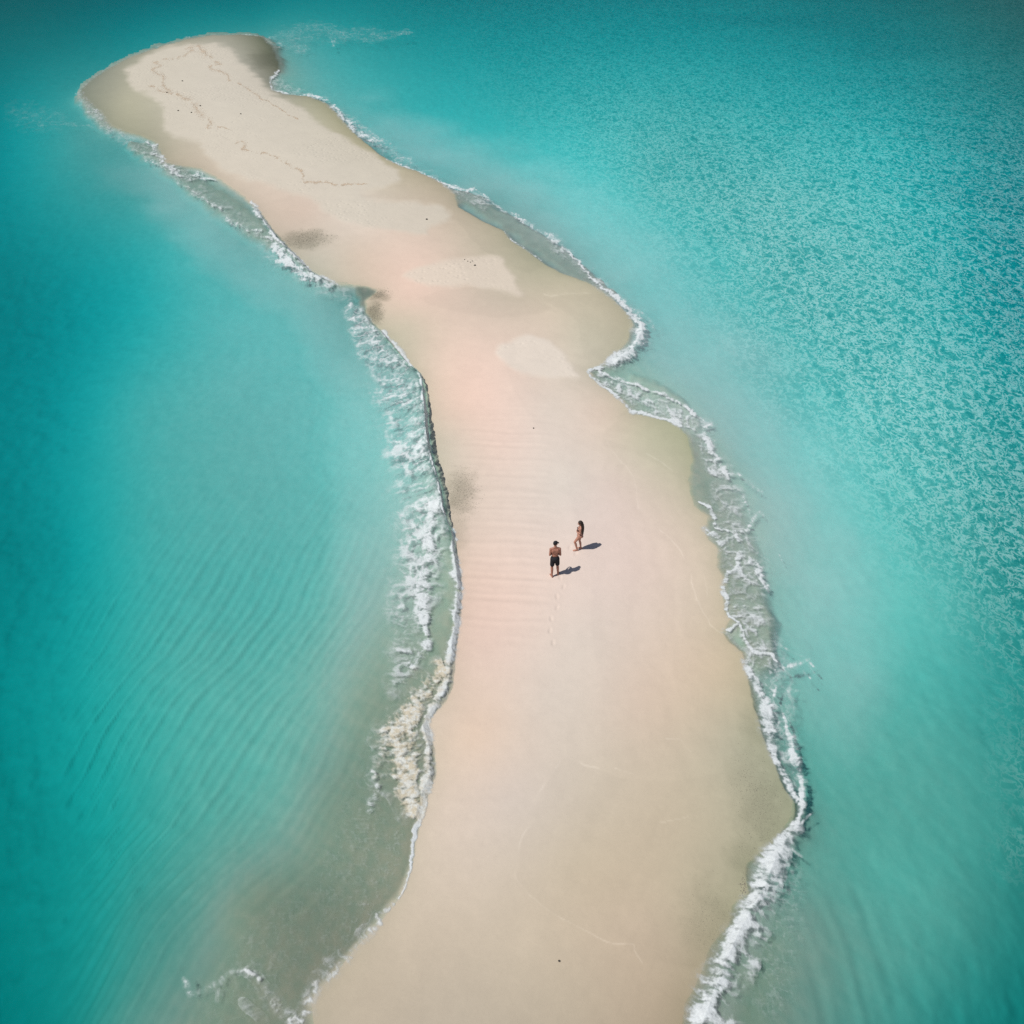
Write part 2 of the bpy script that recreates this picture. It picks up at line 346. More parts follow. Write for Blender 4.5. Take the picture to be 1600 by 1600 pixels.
# coarse dark grit at the waterline: centre, radii (px), strength
GRIT = [(722, 772, 27, 38, .42), (718, 830, 20, 36, .18), (478, 376, 42, 15, .5), (590, 462, 22, 12, .6), (585, 490, 16, 22, .6), (700, 880, 26, 60, .12), (1190, 1265, 45, 70, .24), (1165, 1220, 40, 60, .14), (1105, 1440, 50, 75, .17), (1165, 1340, 35, 35, .2), (1180, 1140, 30, 40, .16), (412, 95, 26, 16, .35), (430, 100, 10, 14, .3)]
FEET = [(875, 908, .1), (880, 923, .3), (870, 938, .05), (870, 955, .3), (861, 972, .0), (859, 991, .2), (890, 862, .4), (899, 871, .3), (864, 1010, .1)]

# shoals: ankle-deep grey water between the outer foam and the sand (x, y, half width px), seabed tone
SHOALS = [([(640,270,6),(700,298,10),(745,312,13),(790,340,14),(835,370,16),(880,402,17),(920,434,14),(955,460,9)], .44), ([(205,222,8),(250,243,13),(300,283,16),(340,310,18),(372,330,18),(402,358,14),(425,378,8)], .5), ([(430,366,6),(455,396,9),(490,424,9)], .55),
          ([(560,452,8),(576,455,12),(572,472,10)], .34), ([(428,78,9),(436,100,11)], .36), ([(990,592,10),(1025,610,18),(1060,638,18),(1085,660,12)], .70), ([(124,152,5),(133,128,7),(164,107,7),(203,86,6),(253,67,6),(300,55,5),(342,50,5),(400,52,5),(425,64,5)], .5), ([(1085,690,14),(1105,740,24),(1130,790,28),(1150,850,30),(1165,910,34),(1180,970,34),(1190,1020,24)], .52),
          ([(128,135,6),(140,165,10),(165,190,10)], .50)]

def terrain(PX, PY):
    """height, albedo, wetness and grit of sand and seabed"""
    X, Y = ground(PX, PY)
    sd = FT.look(SD, PX, PY)
    dpt = FQ.look(DEPTH, PX, PY); tn = FQ.look(TONE, PX, PY)
    base = FQ.look(LANDC, PX, PY)
    for pts, tone_ in SHOALS:
        q = np.array(pts, float); m = (PX > q[:, 0].min() - 50) & (PX < q[:, 0].max() + 50) & (PY > q[:, 1].min() - 50) & (PY < q[:, 1].max() + 50)
        if m.any():
            d, a = poly_dist(PX[m] + 14 * (fbm(X[m], Y[m], 3, 401) - .5), PY[m] + 10 * (fbm(X[m], Y[m], 3, 402) - .5), q[:, :2])
            kk = sstep(1.35, .55, d / np.interp(a, np.arange(len(q)), q[:, 2]))
            dpt[m] = dpt[m] * (1 - kk) + np.minimum(dpt[m], .13) * kk; tn[m] = tn[m] * (1 - kk) + tone_ * kk * (.85 + .3 * fbm(X[m] * 2, Y[m] * 2, 3, 403))
    n1 = fbm(X * .8, Y * .8, 5, 41); n2 = fbm(X * 3.3, Y * 3.3, 4, 42)
    wx = PX + 16 * (fbm(X * .9, Y * .9, 4, 51) - .5); wy = PY + 10 * (fbm(X * .9, Y * .9, 4, 52) - .5)
    col = base * (1 + .05 * (n1 - .5) + .05 * (n2 - .5))[..., None]
    dry = np.zeros_like(X)
    for pts, dc in zip(DRY, DRY_COL):
        m = (PX > 90) & (PX < 1000) & (PY > 40) & (PY < 640)
        d, _ = poly_dist(wx[m], wy[m], pts, True)
        s = sstep(-4, 8, np.where(inside(wx[m], wy[m], pts), d, -d))
        k = np.zeros_like(X); k[m] = s
        col = col * (1 - .82 * k[..., None]) + .82 * k[..., None] * dc * (1 + .06 * (n2 - .5) + .04 * (n1 - .5))[..., None]
        dry = np.maximum(dry, k)
    for pts, kk in zip(LOBE, LOBE_K):
        m = (PX > 500) & (PX < 1320) & (PY > 240) & (PY < 1520)
        d, _ = poly_dist(wx[m], wy[m], pts, True)
        s = np.zeros_like(X); s[m] = sstep(-1, 4, np.where(inside(wx[m], wy[m], pts), d, -d))
        col = col * (1 - (1 - kk) * s * (1 - dry))[..., None]
    grit = np.zeros_like(X)
    for gx, gy, rx, ry, k in GRIT:
        r = np.hypot((wx - gx) / rx, (wy - gy) / ry)
        grit = np.maximum(grit, k * sstep(1.25, .25, r + .5 * (n2 - .5)))
    col = col * (1 - grit * .62)[..., None] * np.stack([1 - .02 * grit, 1 + .03 * grit, 1 - .06 * grit], -1)
    # damp rim just above the water: greyer and a little darker
    rim = np.exp(-np.maximum(sd, 0) / .45) * (1 - dry)
    col = col * (1 - .07 * rim)[..., None] * np.stack([1 - .03 * rim, 1 + .0 * rim, 1 - .03 * rim], -1)
    # faint contour-parallel swash marks on the gently sloping side, wind-smoothed streaks elsewhere
    edge_ = sstep(.3, 1.2, sd) * sstep(6.5, 3.0, sd) * sstep(700, 1000, PX)
    col = col * (1 + (.075 * edge_ * (fbm(sd * 2.6 + 1.2 * n1, Y * .22 + .4 * n1, 4, 501) - .5) + .03 * (1 - edge_) * (fbm(X * .5 + 3 * n1, Y * 1.6, 4, 502) - .5)) * (1 - dry))[..., None]
    # last swash lines: thin ridges of pale dried foam and shell
    line = np.zeros_like(X)
    for pts, wdt, k in SWASH:
        q = np.array(pts); m = (PX > q[:, 0].min() - 20) & (PX < q[:, 0].max() + 20) & (PY > q[:, 1].min() - 20) & (PY < q[:, 1].max() + 20)
        if m.any():
            d, _ = poly_dist(PX[m] + 5 * (n2[m] - .5), PY[m] + 5 * (n1[m] - .5), pts)
            line[m] = np.maximum(line[m], k * sstep(wdt * 1.5, wdt * .3, d) * sstep(.3, .62, fbm(X[m] * 1.1, Y[m] * 1.1, 3, 55)) * 1.6)
    col = col + (line * (.5 + n2))[..., None] * np.array([1, .98, .9])
    # seabed
    bed = SAND * (1 - sstep(500, 1350, PY)[..., None] * np.array([0, 0, .11])) * tn[..., None] * (1 + .05 * (n1 - .5))[..., None]
    under = sstep(.05, -.25, sd)
    q_ = sstep(.48, .12, dpt)[..., None]
    shallow = bed * (1 - q_ * np.array([.075, .0, .10]))
    col = col * (1 - under[..., None]) + shallow * under[..., None]
    # heights
    lz = .32 * (1 - np.exp(-np.maximum(sd, 0) * .26)) + .03 * np.minimum(np.maximum(sd, 0) * 2, 1) * (n1 - .5) + .018 * dry
    rp = np.zeros_like(X)
    m = (PX > 690) & (PX < 900) & (PY > 600) & (PY < 1060)
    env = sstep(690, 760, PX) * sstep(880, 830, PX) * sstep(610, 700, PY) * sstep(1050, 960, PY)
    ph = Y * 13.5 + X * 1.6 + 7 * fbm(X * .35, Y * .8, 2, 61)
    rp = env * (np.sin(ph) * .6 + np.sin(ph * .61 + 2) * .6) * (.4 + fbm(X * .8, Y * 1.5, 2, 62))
    lz = lz + .010 * rp
    env2 = sstep(640, 690, PX) * sstep(830, 760, PX) * sstep(1180, 1260, PY) * sstep(1420, 1330, PY)
    lz = lz + .006 * env2 * np.sin(Y * 9 - X * 5 + 6 * n1)
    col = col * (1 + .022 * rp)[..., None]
    for fx, fy, ang in FEET:
        c = ground(fx, fy); m = (np.abs(PX - fx) < 14) & (np.abs(PY - fy) < 12)
        if m.any():
            dx = X[m] - c[0]; dy = Y[m] - c[1]; ca, sa = math.cos(ang), math.sin(ang)
            r = np.hypot((dx * ca - dy * sa) / .062, (dx * sa + dy * ca) / .15)
            lz[m] += -.026 * np.exp(-r ** 2 * 1.2) + .007 * np.exp(-(r - 1.5) ** 2 * 4)
    sz = -dpt * (1 - np.exp(-np.maximum(-sd, 0) / .6)) - .02 * np.minimum(np.maximum(-sd, 0), 1)
    # swell-shaped sand bars on the left and right shallows
    barL = sstep(30, 160, PX) * sstep(660, 540, PX) * sstep(640, 1000, PY) * sstep(-.5, -1.6, sd)
    lx = X + 2.2 * (fbm(X * .16, Y * .16, 3, 71) - .5)
    phb = 15.5 * (.5 * sd + .5 * (lx * .80 - Y * .60)) + 5.0 * fbm(X * .3, Y * .3, 3, 72)
    brk = fbm(X * .7, Y * .7, 3, 73)
    bars = barL * (np.sin(phb) + .6 * np.sin(phb * .57 + 1)) * (.4 + .8 * brk)
    barR = sstep(1180, 1240, PX) * sstep(1500, 1330, PX) * sstep(1290, 1420, PY) * sstep(-.2, -1.0, sd)
    phr = (X * .97 + .12 * Y) * 7.6 + 6.5 * fbm(X * .35, Y * .22, 3, 74)
    bars = bars + barR * (np.sin(phr) + .5 * np.sin(phr * 1.7)) * (.2 + brk) * .5
    sz = sz * (1 - .030 * bars - .06 * (fbm(X * 1.7, Y * 1.2, 3, 76) - .5)) * (1 + .22 * sstep(900, 1100, PX) * sstep(-2, -8, sd) * (fbm(X * .055 + .02 * Y, Y * .16, 3, 75) - .5))
    nb = (np.abs(sd) < 7) & (PX < 760) & (sd < .6)
    sz[nb] = sz[nb] + .8 * bore(X[nb], Y[nb]) * sstep(.1, -.5, sd[nb])
    z = np.where(sd > 0, lz, sz)
    col = col * (1 + .035 * bars * under * (.3 + brk))[..., None]
    wet = np.clip(1.15 * np.exp(-np.maximum(sd, 0) / 1.2) - dry, 0, 1)
    return X, Y, z, np.clip(col, .03, .86), wet, np.clip(grit * 1.6 + .0, 0, 1), dry, sd

def axis(segs):
    out = []
    for a, b, st in segs: out.append(np.arange(a, b - st * .3, st))
    return np.concatenate(out + [[segs[-1][1]]])

gx = axis([(-9000, -2000, 900), (-2000, -500, 150), (-500, -130, 30), (-130, 470, 4.4), (470, 1280, 1.9), (1280, 1730, 5.0), (1730, 2100, 30), (2100, 3600, 150), (3600, 10600, 900)])
gy = axis([(-470, -300, 17), (-300, -60, 12), (-60, 300, 2.0), (300, 1090, 1.9), (1090, 1660, 2.4), (1660, 2000, 20), (2000, 4000, 120), (4000, 12000, 1600)])
PX, PY = np.meshgrid(gx, gy)
X, Y, Z, C, WET, GR, DR, SDg = terrain(PX, PY)

# sand and seabed material
n = NT('sand_and_seabed')
p = n.pos()
fine = n.noise(p, 55.0, 4, .65); mid = n.noise(p, 9.0, 4, .6); speck = n.noise(p, 130.0, 2, .7)
k1 = n.math('ADD', n.math('MULTIPLY', fine, .16), n.math('MULTIPLY', mid, .08))
k1 = n.math('ADD', k1, .88)
vm = n.n('VectorMath', operation='SCALE'); n.put(vm.inputs[0], n.attr('tone', False)); n.put(vm.inputs['Scale'], k1)
gr = n.attr('grit')
spk = n.rng(n.noise(p, 26.0, 3, .75), .50, .62)
colr = n.mix(n.math('MULTIPLY', n.math('MULTIPLY', spk, gr), .55), vm.outputs[0], (.10, .095, .075, 1))
b = n.n('BsdfPrincipled'); n.put(b.inputs['Base Color'], colr)
n.put(b.inputs['Roughness'], n.rng(n.attr('wet'), 0, 1, .95, .55)); b.inputs['Specular IOR Level'].default_value = .25
rip = n.noise(n.mapping(p, (5, 9, 5), (0, 0, .5)), 1.6, 4, .6, .8)
nb = n.bump(rip, n.math('ADD', n.math('MULTIPLY', gr, .75), .11), .03)
pock = n.n('TexVoronoi'); n.put(pock.inputs['Vector'], p); pock.inputs['Scale'].default_value = 2.6
nb = n.bump(n.math('MULTIPLY', n.rng(pock.outputs[0], 0, .45), n.rng(n.noise(p, .12, 3), .45, .6)), n.math('MULTIPLY', n.attr('dry'), .5), .05, nb)
nb = n.bump(fine, .22, .012, nb)
n.put(b.inputs['Normal'], nb); n.t.links.new(b.outputs[0], n.out.inputs[0])
M_SAND = n.m
o = link('sand', grid_mesh('sand', X, Y, Z, None, {'tone': C, 'wet': WET, 'grit': GR, 'dry': DR}), M_SAND)
o['kind'] = 'structure'; o['label'] = 'pale pink sandbar curving away through turquoise shallows'

# ------------------------------------------------------------------ foam: strokes (x, y, half width) in rough tracing, lace from noise
# (points, strength, cream) - cream: sand stirred into the foam
STROKES = [
 ([(640,574,3),(653,586,4),(660,602,5),(665,646,5),(667,682,5),(671,716,5.5),(681,752,5.5),(689,782,5.5),(695,813,5)], .98, 0),
 ([(549,478,4),(551,492,5),(560,510,8),(580,535,11),(602,560,17),(624,595,25),(637,630,29),(645,670,29),(651,710,28),(662,745,27),(672,778,25),(682,808,22)], .73, 0),
 ([(612,545,8),(634,575,12),(648,610,14),(656,660,15),(662,710,15),(675,760,14),(688,800,10)], .62, 0),
 ([(600,522,5),(618,541,6),(632,562,6),(640,570,3)], 1.2, 0), ([(662,632,4),(665,645,6),(667,660,4)], 1.2, 0), ([(697,808,4),(702,825,6),(708,850,6),(712,880,9),(714,930,12),(712,980,9),(706,1020,9),(702,1060,12),(690,1090,12)], 1.05, 0),
 ([(676,808,22),(668,850,16),(664,890,14),(660,930,16),(658,965,18),(664,1000,14),(655,1035,10),(647,1055,6)], .9, 0),
 ([(690,1050,22),(668,1075,25),(645,1108,28),(628,1145,40),(632,1185,42),(636,1220,38),(640,1262,22)], .95, .85),
 ([(698,1075,9),(680,1105,9),(668,1130,9),(672,1165,10),(670,1210,12),(660,1245,10),(652,1285,6),(648,1320,4),(640,1365,3),(622,1402,3)], 1.1, 0),
 ([(640,1365,4),(620,1402,6),(597,1430,8),(570,1462,11),(545,1492,14),(525,1512,17),(500,1542,18),(485,1560,18),(472,1590,18),(465,1640,18)], .74, .2),
 ([(640,1120,10),(612,1140,14),(596,1165,14),(590,1190,13),(588,1215,12),(584,1245,9),(578,1262,6)], .78, 0),
 ([(288,1530,5),(296,1550,8),(318,1548,6),(342,1535,8),(360,1518,4),(385,1520,5)], .56, 0), ([(342,1545,4),(338,1565,3)], .5, 0), ([(385,1520,6),(412,1545,10),(430,1572,14),(460,1590,16),(480,1630,14)], .75, .1), ([(380,1570,7),(410,1600,8)], .4, 0),
 ([(430,372,4),(432,390,9),(444,408,12),(465,424,14),(490,436,12),(515,444,8),(532,447,5)], .95, 0),
 ([(393,318,4),(402,332,6),(416,352,6),(424,366,4),(440,383,5),(460,402,5),(482,421,5),(510,439,4)], 1.05, 0),
 ([(345,328,5),(358,345,7),(378,356,7),(400,365,5),(425,378,5)], .7, 0), ([(232,222,6),(243,236,9),(252,250,9),(272,268,9),(300,276,7),(330,280,5)], .85, 0), ([(215,236,6),(240,256,8),(270,272,6),(300,298,5),(345,328,5)], .6, 0),
 ([(122,146,3),(128,158,6),(142,172,9),(158,180,9),(168,198,7),(172,206,5)], .55, 0), ([(124,142,2),(135,130,2.5),(160,112,1.8),(200,91,1.4),(250,73,1.4),(297,61,1.4)], .42, 0), ([(150,132,5),(170,118,6),(192,108,5)], .5, 0),
 ([(60,196,3),(100,194,3),(145,197,3)], .35, 0), ([(290,60,1.5),(335,54,1.2),(410,57,1.6),(420,63,3)], .42, 0), ([(399,73,2),(408,80,2),(420,78,2)], .55, 0),
 ([(420,60,7),(445,52,13),(480,44,14),(520,46,12)], .34, 0), ([(540,58,6),(570,62,8),(610,57,8),(640,50,5)], .38, 0), ([(440,70,8),(470,76,10),(482,78,6)], .42, 0), ([(520,70,2),(530,66,2),(518,64,2)], .5, 0),
 ([(434,112,3),(421,125,2.5),(425,140,2.5),(447,148,2.5),(481,150,2.8),(511,156,3)], .95, 0), ([(520,168,4),(532,178,5),(548,192,7),(556,206,6),(575,216,6),(597,222,4)], .9, 0), ([(511,156,2),(540,180,2),(575,206,2),(612,226,2)], .6, 0),
 ([(604,250,2),(627,259,2.2),(650,267,2.4),(689,285,2.6),(715,293,4),(732,300,4),(741,296,5)], .95, 0), ([(741,296,3),(780,325,2.5),(820,346,4),(850,362,5),(876,385,5),(892,396,4)], .75, 0), ([(788,361,1.8),(798,375,2),(820,389,2),(848,410,2)], .7, 0),
 ([(892,396,2),(915,425,3),(940,450,3),(960,464,5),(974,478,7),(990,492,8),(1000,508,9),(1001,522,9),(992,541,12),(974,556,14),(954,567,11),(935,577,6),(918,579,3)], 1.05, 0), ([(1000,488,5),(1014,505,7),(1020,515,5)], .55, 0),
 ([(918,580,2.5),(928,591,3),(946,607,4),(972,626,4),(985,643,4.5),(1019,651,4.5),(1040,655,4),(1060,663,6)], 1.1, 0), ([(935,582,4),(962,592,6),(990,600,5),(1015,612,4),(1040,618,4),(1065,632,4),(1085,645,5)], .95, 0),
 ([(985,612,10),(1012,625,15),(1045,640,16),(1080,654,11),(1104,657,6)], .62, 0), ([(1106,662,5),(1100,674,6),(1104,690,7),(1110,708,7),(1122,718,6),(1134,738,6),(1142,748,4)], .95, 0), ([(1142,740,4),(1155,742,4),(1172,756,4),(1190,772,3)], .6, 0), ([(1060,668,4),(1080,682,4),(1095,700,4)], .45, 0),
 ([(1092,786,3),(1106,790,6),(1116,806,6),(1118,820,6)], .9, 0), ([(1102,824,5),(1112,832,9),(1126,838,12),(1132,850,10),(1136,862,6)], .85, 0), ([(1120,824,3),(1145,828,3.5),(1160,830,4),(1172,826,6),(1172,812,4),(1186,802,4),(1193,806,2)], .9, 0),
 ([(1160,775,3),(1168,790,3),(1170,802,3)], .7, 0), ([(1154,838,6),(1160,856,7),(1156,872,6),(1150,884,5)], .95, 0), ([(1162,866,8),(1172,880,14),(1186,894,12),(1194,914,7),(1200,922,4)], .85, 0), ([(1170,858,2.5),(1186,866,2.5),(1200,876,2.5)], .7, 0), ([(1218,868,2),(1224,880,2),(1226,894,1.5)], .38, 0),
 ([(1150,885,4),(1136,893,4.5),(1131,906,6),(1133,930,7),(1135,945,6),(1142,962,4)], .92, 0), ([(1142,964,3),(1152,974,5),(1158,988,6),(1168,1004,7),(1176,1018,7),(1190,1022,5),(1208,1024,4),(1214,1034,3)], 1.0, 0), ([(1150,978,3),(1140,984,3),(1129,990,2.5)], .9, 0), ([(1132,985,3),(1146,1004,5),(1160,1016,5)], .6, 0),
 ([(1158,1030,5),(1176,1034,7),(1196,1046,6),(1215,1050,6),(1230,1044,6),(1250,1040,5),(1262,1032,5),(1268,1040,3)], .72, 0), ([(1218,1008,2.5),(1236,1020,3),(1258,1026,3)], .5, 0), ([(1262,1040,2),(1275,1058,2)], .4, 0), ([(1255,1048,2),(1266,1060,2)], .4, 0),
 ([(1168,1040,12),(1180,1065,15),(1190,1090,15),(1196,1120,15),(1202,1150,14),(1212,1178,12)], 1.0, 0), ([(1214,1078,3),(1208,1090,3.5),(1218,1104,4),(1224,1120,5),(1230,1142,6),(1238,1165,7),(1246,1190,7)], .95, 0), ([(1236,1080,4),(1250,1078,3)], .5, 0),
 ([(1212,1180,9),(1220,1205,9),(1232,1232,10),(1243,1250,8)], 1.0, 0), ([(1240,1170,7),(1248,1200,9),(1254,1225,9),(1252,1250,7),(1247,1275,7)], 1.05, 0), ([(1250,1290,3),(1262,1278,3),(1269,1272,2)], .65, 0),
 ([(1247,1275,5),(1240,1295,8),(1225,1312,13),(1206,1334,18),(1193,1365,20),(1184,1395,19),(1168,1422,19),(1156,1452,23),(1140,1482,28),(1124,1515,30),(1110,1550,28),(1094,1585,24),(1085,1630,24)], 1.05, 0),
 ([(1240,1330,2),(1252,1340,2)], .5, 0), ([(975,1482,2.5),(985,1475,4),(1000,1480,3),(1004,1488,2.5)], .55, .2), ([(988,1482,2),(993,1494,3),(1004,1508,2)], .8, .1),
 ([(1075,1100,14),(1040,1000,10)], .0, 0)]
# thin films of bubbles and stirred water, some with painted caustic threads: (points, opacity)
FILM = [([(545,480,12),(562,510,24),(602,580,34),(628,650,44),(636,720,48),(652,780,48),(658,850,48),(645,930,50),(640,1000,40),(625,1070,34)], .42),
 ([(600,1150,40),(580,1230,50),(560,1320,60),(510,1420,75),(420,1500,80),(370,1580,70)], .20, 1), ([(630,1270,16),(610,1350,22),(560,1430,26),(510,1500,24),(480,1570,22)], .26, 1),
 ([(250,250,16),(320,300,18),(380,350,20),(440,410,24),(500,446,20),(545,460,16)], .17), ([(130,150,14),(150,180,16),(180,205,16),(230,240,14)], .22), ([(430,130,14),(470,150,10),(530,180,12),(600,230,10),(690,290,10),(760,320,12)], .28),
 ([(860,372,12),(920,430,10),(980,490,16),(1000,530,16),(960,565,14)], .3), ([(940,590,10),(1000,625,20),(1060,650,22),(1105,670,18)], .42), ([(1100,690,14),(1125,740,24),(1140,790,36),(1150,840,42),(1165,900,42),(1170,960,40),(1190,1030,44),(1215,1080,34),(1225,1150,24),(1248,1220,16)], .36),
 ([(1240,1300,14),(1215,1350,26),(1190,1420,34),(1160,1490,44),(1130,1570,44),(1110,1640,44)], .42), ([(1240,1340,20),(1225,1450,40),(1200,1560,50)], .25, 1), ([(430,62,16),(500,52,18),(590,56,16)], .13), ([(30,180,30),(90,190,24)], .09)]
fx = np.arange(-20, 1330, 1.15); fy = np.arange(30, 1650, 1.15)
FX, FY = np.meshgrid(fx, fy)
GXw, GYw = ground(FX, FY)
dens = np.zeros(FX.shape); cream = np.zeros(FX.shape); film = np.zeros(FX.shape); fibre = np.full(FX.shape, .5)

def stroke(pts, grow, warp):
    q = np.array(pts, float); R = q[:, 2].max() * grow + 8
    i0, i1 = np.searchsorted(fx, [q[:, 0].min() - R, q[:, 0].max() + R]); j0, j1 = np.searchsorted(fy, [q[:, 1].min() - R, q[:, 1].max() + R])
    sl = (slice(j0, j1), slice(i0, i1)); sx, sy = FX[sl], FY[sl]
    if sx.size == 0: return None
    wxx, wyy = GXw[sl], GYw[sl]
    d, a = poly_dist(sx + warp * 2 * (fbm(wxx * 1.5, wyy * 1.5, 5, 81) - .5), sy + warp * 2 * (fbm(wxx * 1.5, wyy * 1.5, 5, 82) - .5), q[:, :2])
    w = np.stack(ground(q[:, 0], q[:, 1]), -1)
    arc = np.interp(a, np.arange(len(q)), np.concatenate([[0], np.cumsum(np.hypot(*np.diff(w, axis=0).T))]))
    hw = np.interp(a, np.arange(len(q)), q[:, 2])
    mpp = H_CAM / (F * SP + (sy - 800) * CP)
    return sl, d, hw, arc + .25 * (fbm(wxx * 2, wyy * 2, 3, 83) - .5), d * mpp * 1.3

for pts, k, cr in STROKES:
    hw0 = np.mean([p_[2] for p_ in pts])
    r = stroke(pts, 1.9, min(hw0 * .9 + 2.2, 11))
    if r is None: continue
    sl, d, hw, arc, dw = r
    v = k * np.clip(1.3 - .95 * d / hw, 0, 1)
    m = v > dens[sl]
    dens[sl] = np.maximum(dens[sl], v)
    fb = .6 * noise(arc * 7, dw * 1.6, 84) + .4 * noise(arc * 16, dw * 3.5, 85)
    fibre[sl] = np.where(m, fb, fibre[sl])
    cream[sl] = np.maximum(cream[sl], cr * (v > .1) * np.clip(1.5 - d / hw, 0, 1))
fine = np.zeros(FX.shape)
for pts, k, *only in FILM:
    r = stroke(pts, 1.5, 9)
    sl, d, hw, arc, dw = r
    v = k * sstep(1.25, .2, d / hw); m = (v > film[sl]) & (dens[sl] < .02)
    film[sl] = np.maximum(film[sl], v)
    q1, q2 = (2.2, 1.9) if only else (1, 1)
    fb = .55 * noise(arc * 5 * q1, dw * 1.3 * q2, 86) + .45 * noise(arc * 12 * q1, dw * 3 * q2, 87)
    fibre[sl] = np.where(m, fb, fibre[sl]); fine[sl] = np.where(m, 1.0 if only else 0.0, fine[sl])
act = (dens > .02) | (film > .015)
xw, yw = GXw[act], GYw[act]
wa = .45 * (fbm(xw * 1.1, yw * 1.1, 3, 91) - .5); wb = .45 * (fbm(xw * 1.1, yw * 1.1, 3, 92) - .5)
lace = ridged((xw + wa) * 1.7, (yw + wb) * 1.7, 4, 93)
bub = fbm((xw + wa) * 8, (yw + wb) * 8, 4, 95, .6)
clump = fbm(xw * .9, yw * .9, 3, 97)
dd = dens[act]; ff = film[act]; fb = fibre[act]
tex = .45 * (lace - .55) + .6 * (bub - .5) + .6 * (fb - .5) + .35 * (clump - .5)
core = sstep(.42, 1.15, dd * .95 + tex)                     # thick white water
veil = np.clip(dd, 0, 1) * (.30 + .60 * sstep(.38, .72, .5 * bub + .5 * fb))
al = np.maximum(.80 * core, .74 * veil) * sstep(.02, .3, dd)
lace2 = ridged((xw + wa * .5) * 7.0, (yw + wb * .5) * 5.6, 3, 99)  # fine pale threads that paint caustic light into the film
net = fine[act] * .8 * sstep(.52, .90, .75 * lace2 + .25 * fb) + (1 - fine[act]) * sstep(.62, .86, lace) * .9 + (1 - .8 * fine[act]) * sstep(.42, .72, .5 * fb + .5 * bub) * .7
al = np.maximum(al, np.clip(ff * (.5 - .4 * fine[act] + net) * (.55 + .9 * clump), 0, .7))
ALPHA = np.zeros(FX.shape); ALPHA[act] = np.clip(al, 0, 1)
sdf_ = FT.look(SD, FX, FY)
ALPHA = ALPHA * sstep(.45, .0, sdf_)
hf = np.zeros(FX.shape); hf[act] = bore(GXw[act], GYw[act])
LUMP = np.zeros(FX.shape); LUMP[act] = (.55 * bub + .45 * lace) * core

# ------------------------------------------------------------------ the sea
wgx = axis([(-9000, -2000, 900), (-2000, -500, 150), (-500, -130, 30), (-130, 460, 5.0), (460, 740, 1.8), (740, 1010, 6), (1010, 1280, 2.4), (1280, 1730, 5), (1730, 2100, 30), (2100, 3600, 150), (3600, 10600, 900)])
wgy = axis([(-470, -300, 17), (-300, -60, 12), (-60, 300, 3), (300, 480, 2.2), (480, 900, 2.2), (900, 1660, 2.6), (1660, 2000, 20), (2000, 4000, 120), (4000, 12000, 1600)])
PXw, PYw = np.meshgrid(wgx, wgy)
Xw, Yw = ground(PXw, PYw)
near = (np.abs(FT.look(SD, PXw, PYw)) < 7)
hw_ = np.zeros_like(Xw); hw_[near] = bore(Xw[near], Yw[near])
swell = .03 * (fbm(Xw * .45, Yw * .45, 3, 101) - .5)
Zw = hw_ + swell * sstep(.0, -2.0, FT.look(SD, PXw, PYw))
chop = FQ.look(CHOP, PXw, PYw)
# water clouded by bubbles and stirred-up sand along both shores: (x, y, half width px), cover
MILK = [([(500,140,30),(640,225,55),(740,270,70),(850,330,85),(950,400,95),(1040,490,100),(1105,580,110),(1180,690,115),(1245,800,125),(1285,930,120),(1300,1060,105),(1300,1180,70),(1290,1260,40)], .17),
        ([(150,240,45),(250,300,45),(340,380,55),(430,450,65),(510,520,75),(560,610,85),(580,720,90),(590,830,85),(585,940,75),(560,1050,60),(540,1150,40)], .11), ([(250,330,90),(380,480,120),(450,650,130),(440,850,120),(400,1050,90)], .05),
        ([(1250,1330,30),(1240,1450,50),(1220,1600,60)], .08)]
milk = np.zeros_like(Xw)
for pts, k in MILK:
    q = np.array(pts, float); m = (PXw > q[:, 0].min() - 200) & (PXw < q[:, 0].max() + 200) & (PYw > q[:, 1].min() - 200) & (PYw < q[:, 1].max() + 200)
    d, a = poly_dist(PXw[m] + 60 * (fbm(Xw[m] * .25, Yw[m] * .25, 4, 301) - .5), PYw[m] + 40 * (fbm(Xw[m] * .25, Yw[m] * .25, 4, 302) - .5), q[:, :2])
    v = k * sstep(1.25, .1, d / np.interp(a, np.arange(len(q)), q[:, 2])) * (.75 + .5 * fbm(Xw[m] * .5, Yw[m] * .35, 4, 303)) * sstep(0, 1.2, a) * sstep(len(q) - 1.0, len(q) - 3.6, a)
    milk[m] = np.maximum(milk[m], v)
ny, nx = Xw.shape
idx = np.arange(nx * ny).reshape(ny, nx)
quads = np.stack([idx[:-1, :-1], idx[1:, :-1], idx[1:, 1:], idx[:-1, 1:]], -1).reshape(-1, 4)
co = np.stack([Xw, Yw, Zw], -1).reshape(-1, 3)
# walls and floor make the water a closed body
rim = np.concatenate([idx[0, :-1], idx[:-1, -1], idx[-1, :0:-1], idx[:0:-1, 0]])
low = co[rim].copy(); low[:, 2] = -9.0
b0 = len(co); mrim = len(rim); co = np.vstack([co, low, [[0, 60, -9.0]]])
k = np.arange(mrim); k2 = (k + 1) % mrim
sides = np.stack([rim[k2], b0 + k2, b0 + k, rim[k]], -1)[:, ::-1]
me = raw_mesh('sea', co, np.vstack([quads, sides]), {'chop': np.concatenate([chop.ravel(), np.zeros(mrim + 1)]), 'milk': np.concatenate([milk.ravel(), np.zeros(mrim + 1)]),
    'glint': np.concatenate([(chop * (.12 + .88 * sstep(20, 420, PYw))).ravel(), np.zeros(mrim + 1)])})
bmh = bmesh.new(); bmh.from_mesh(me); bmh.verts.ensure_lookup_table()
cv = bmh.verts[b0 + mrim]
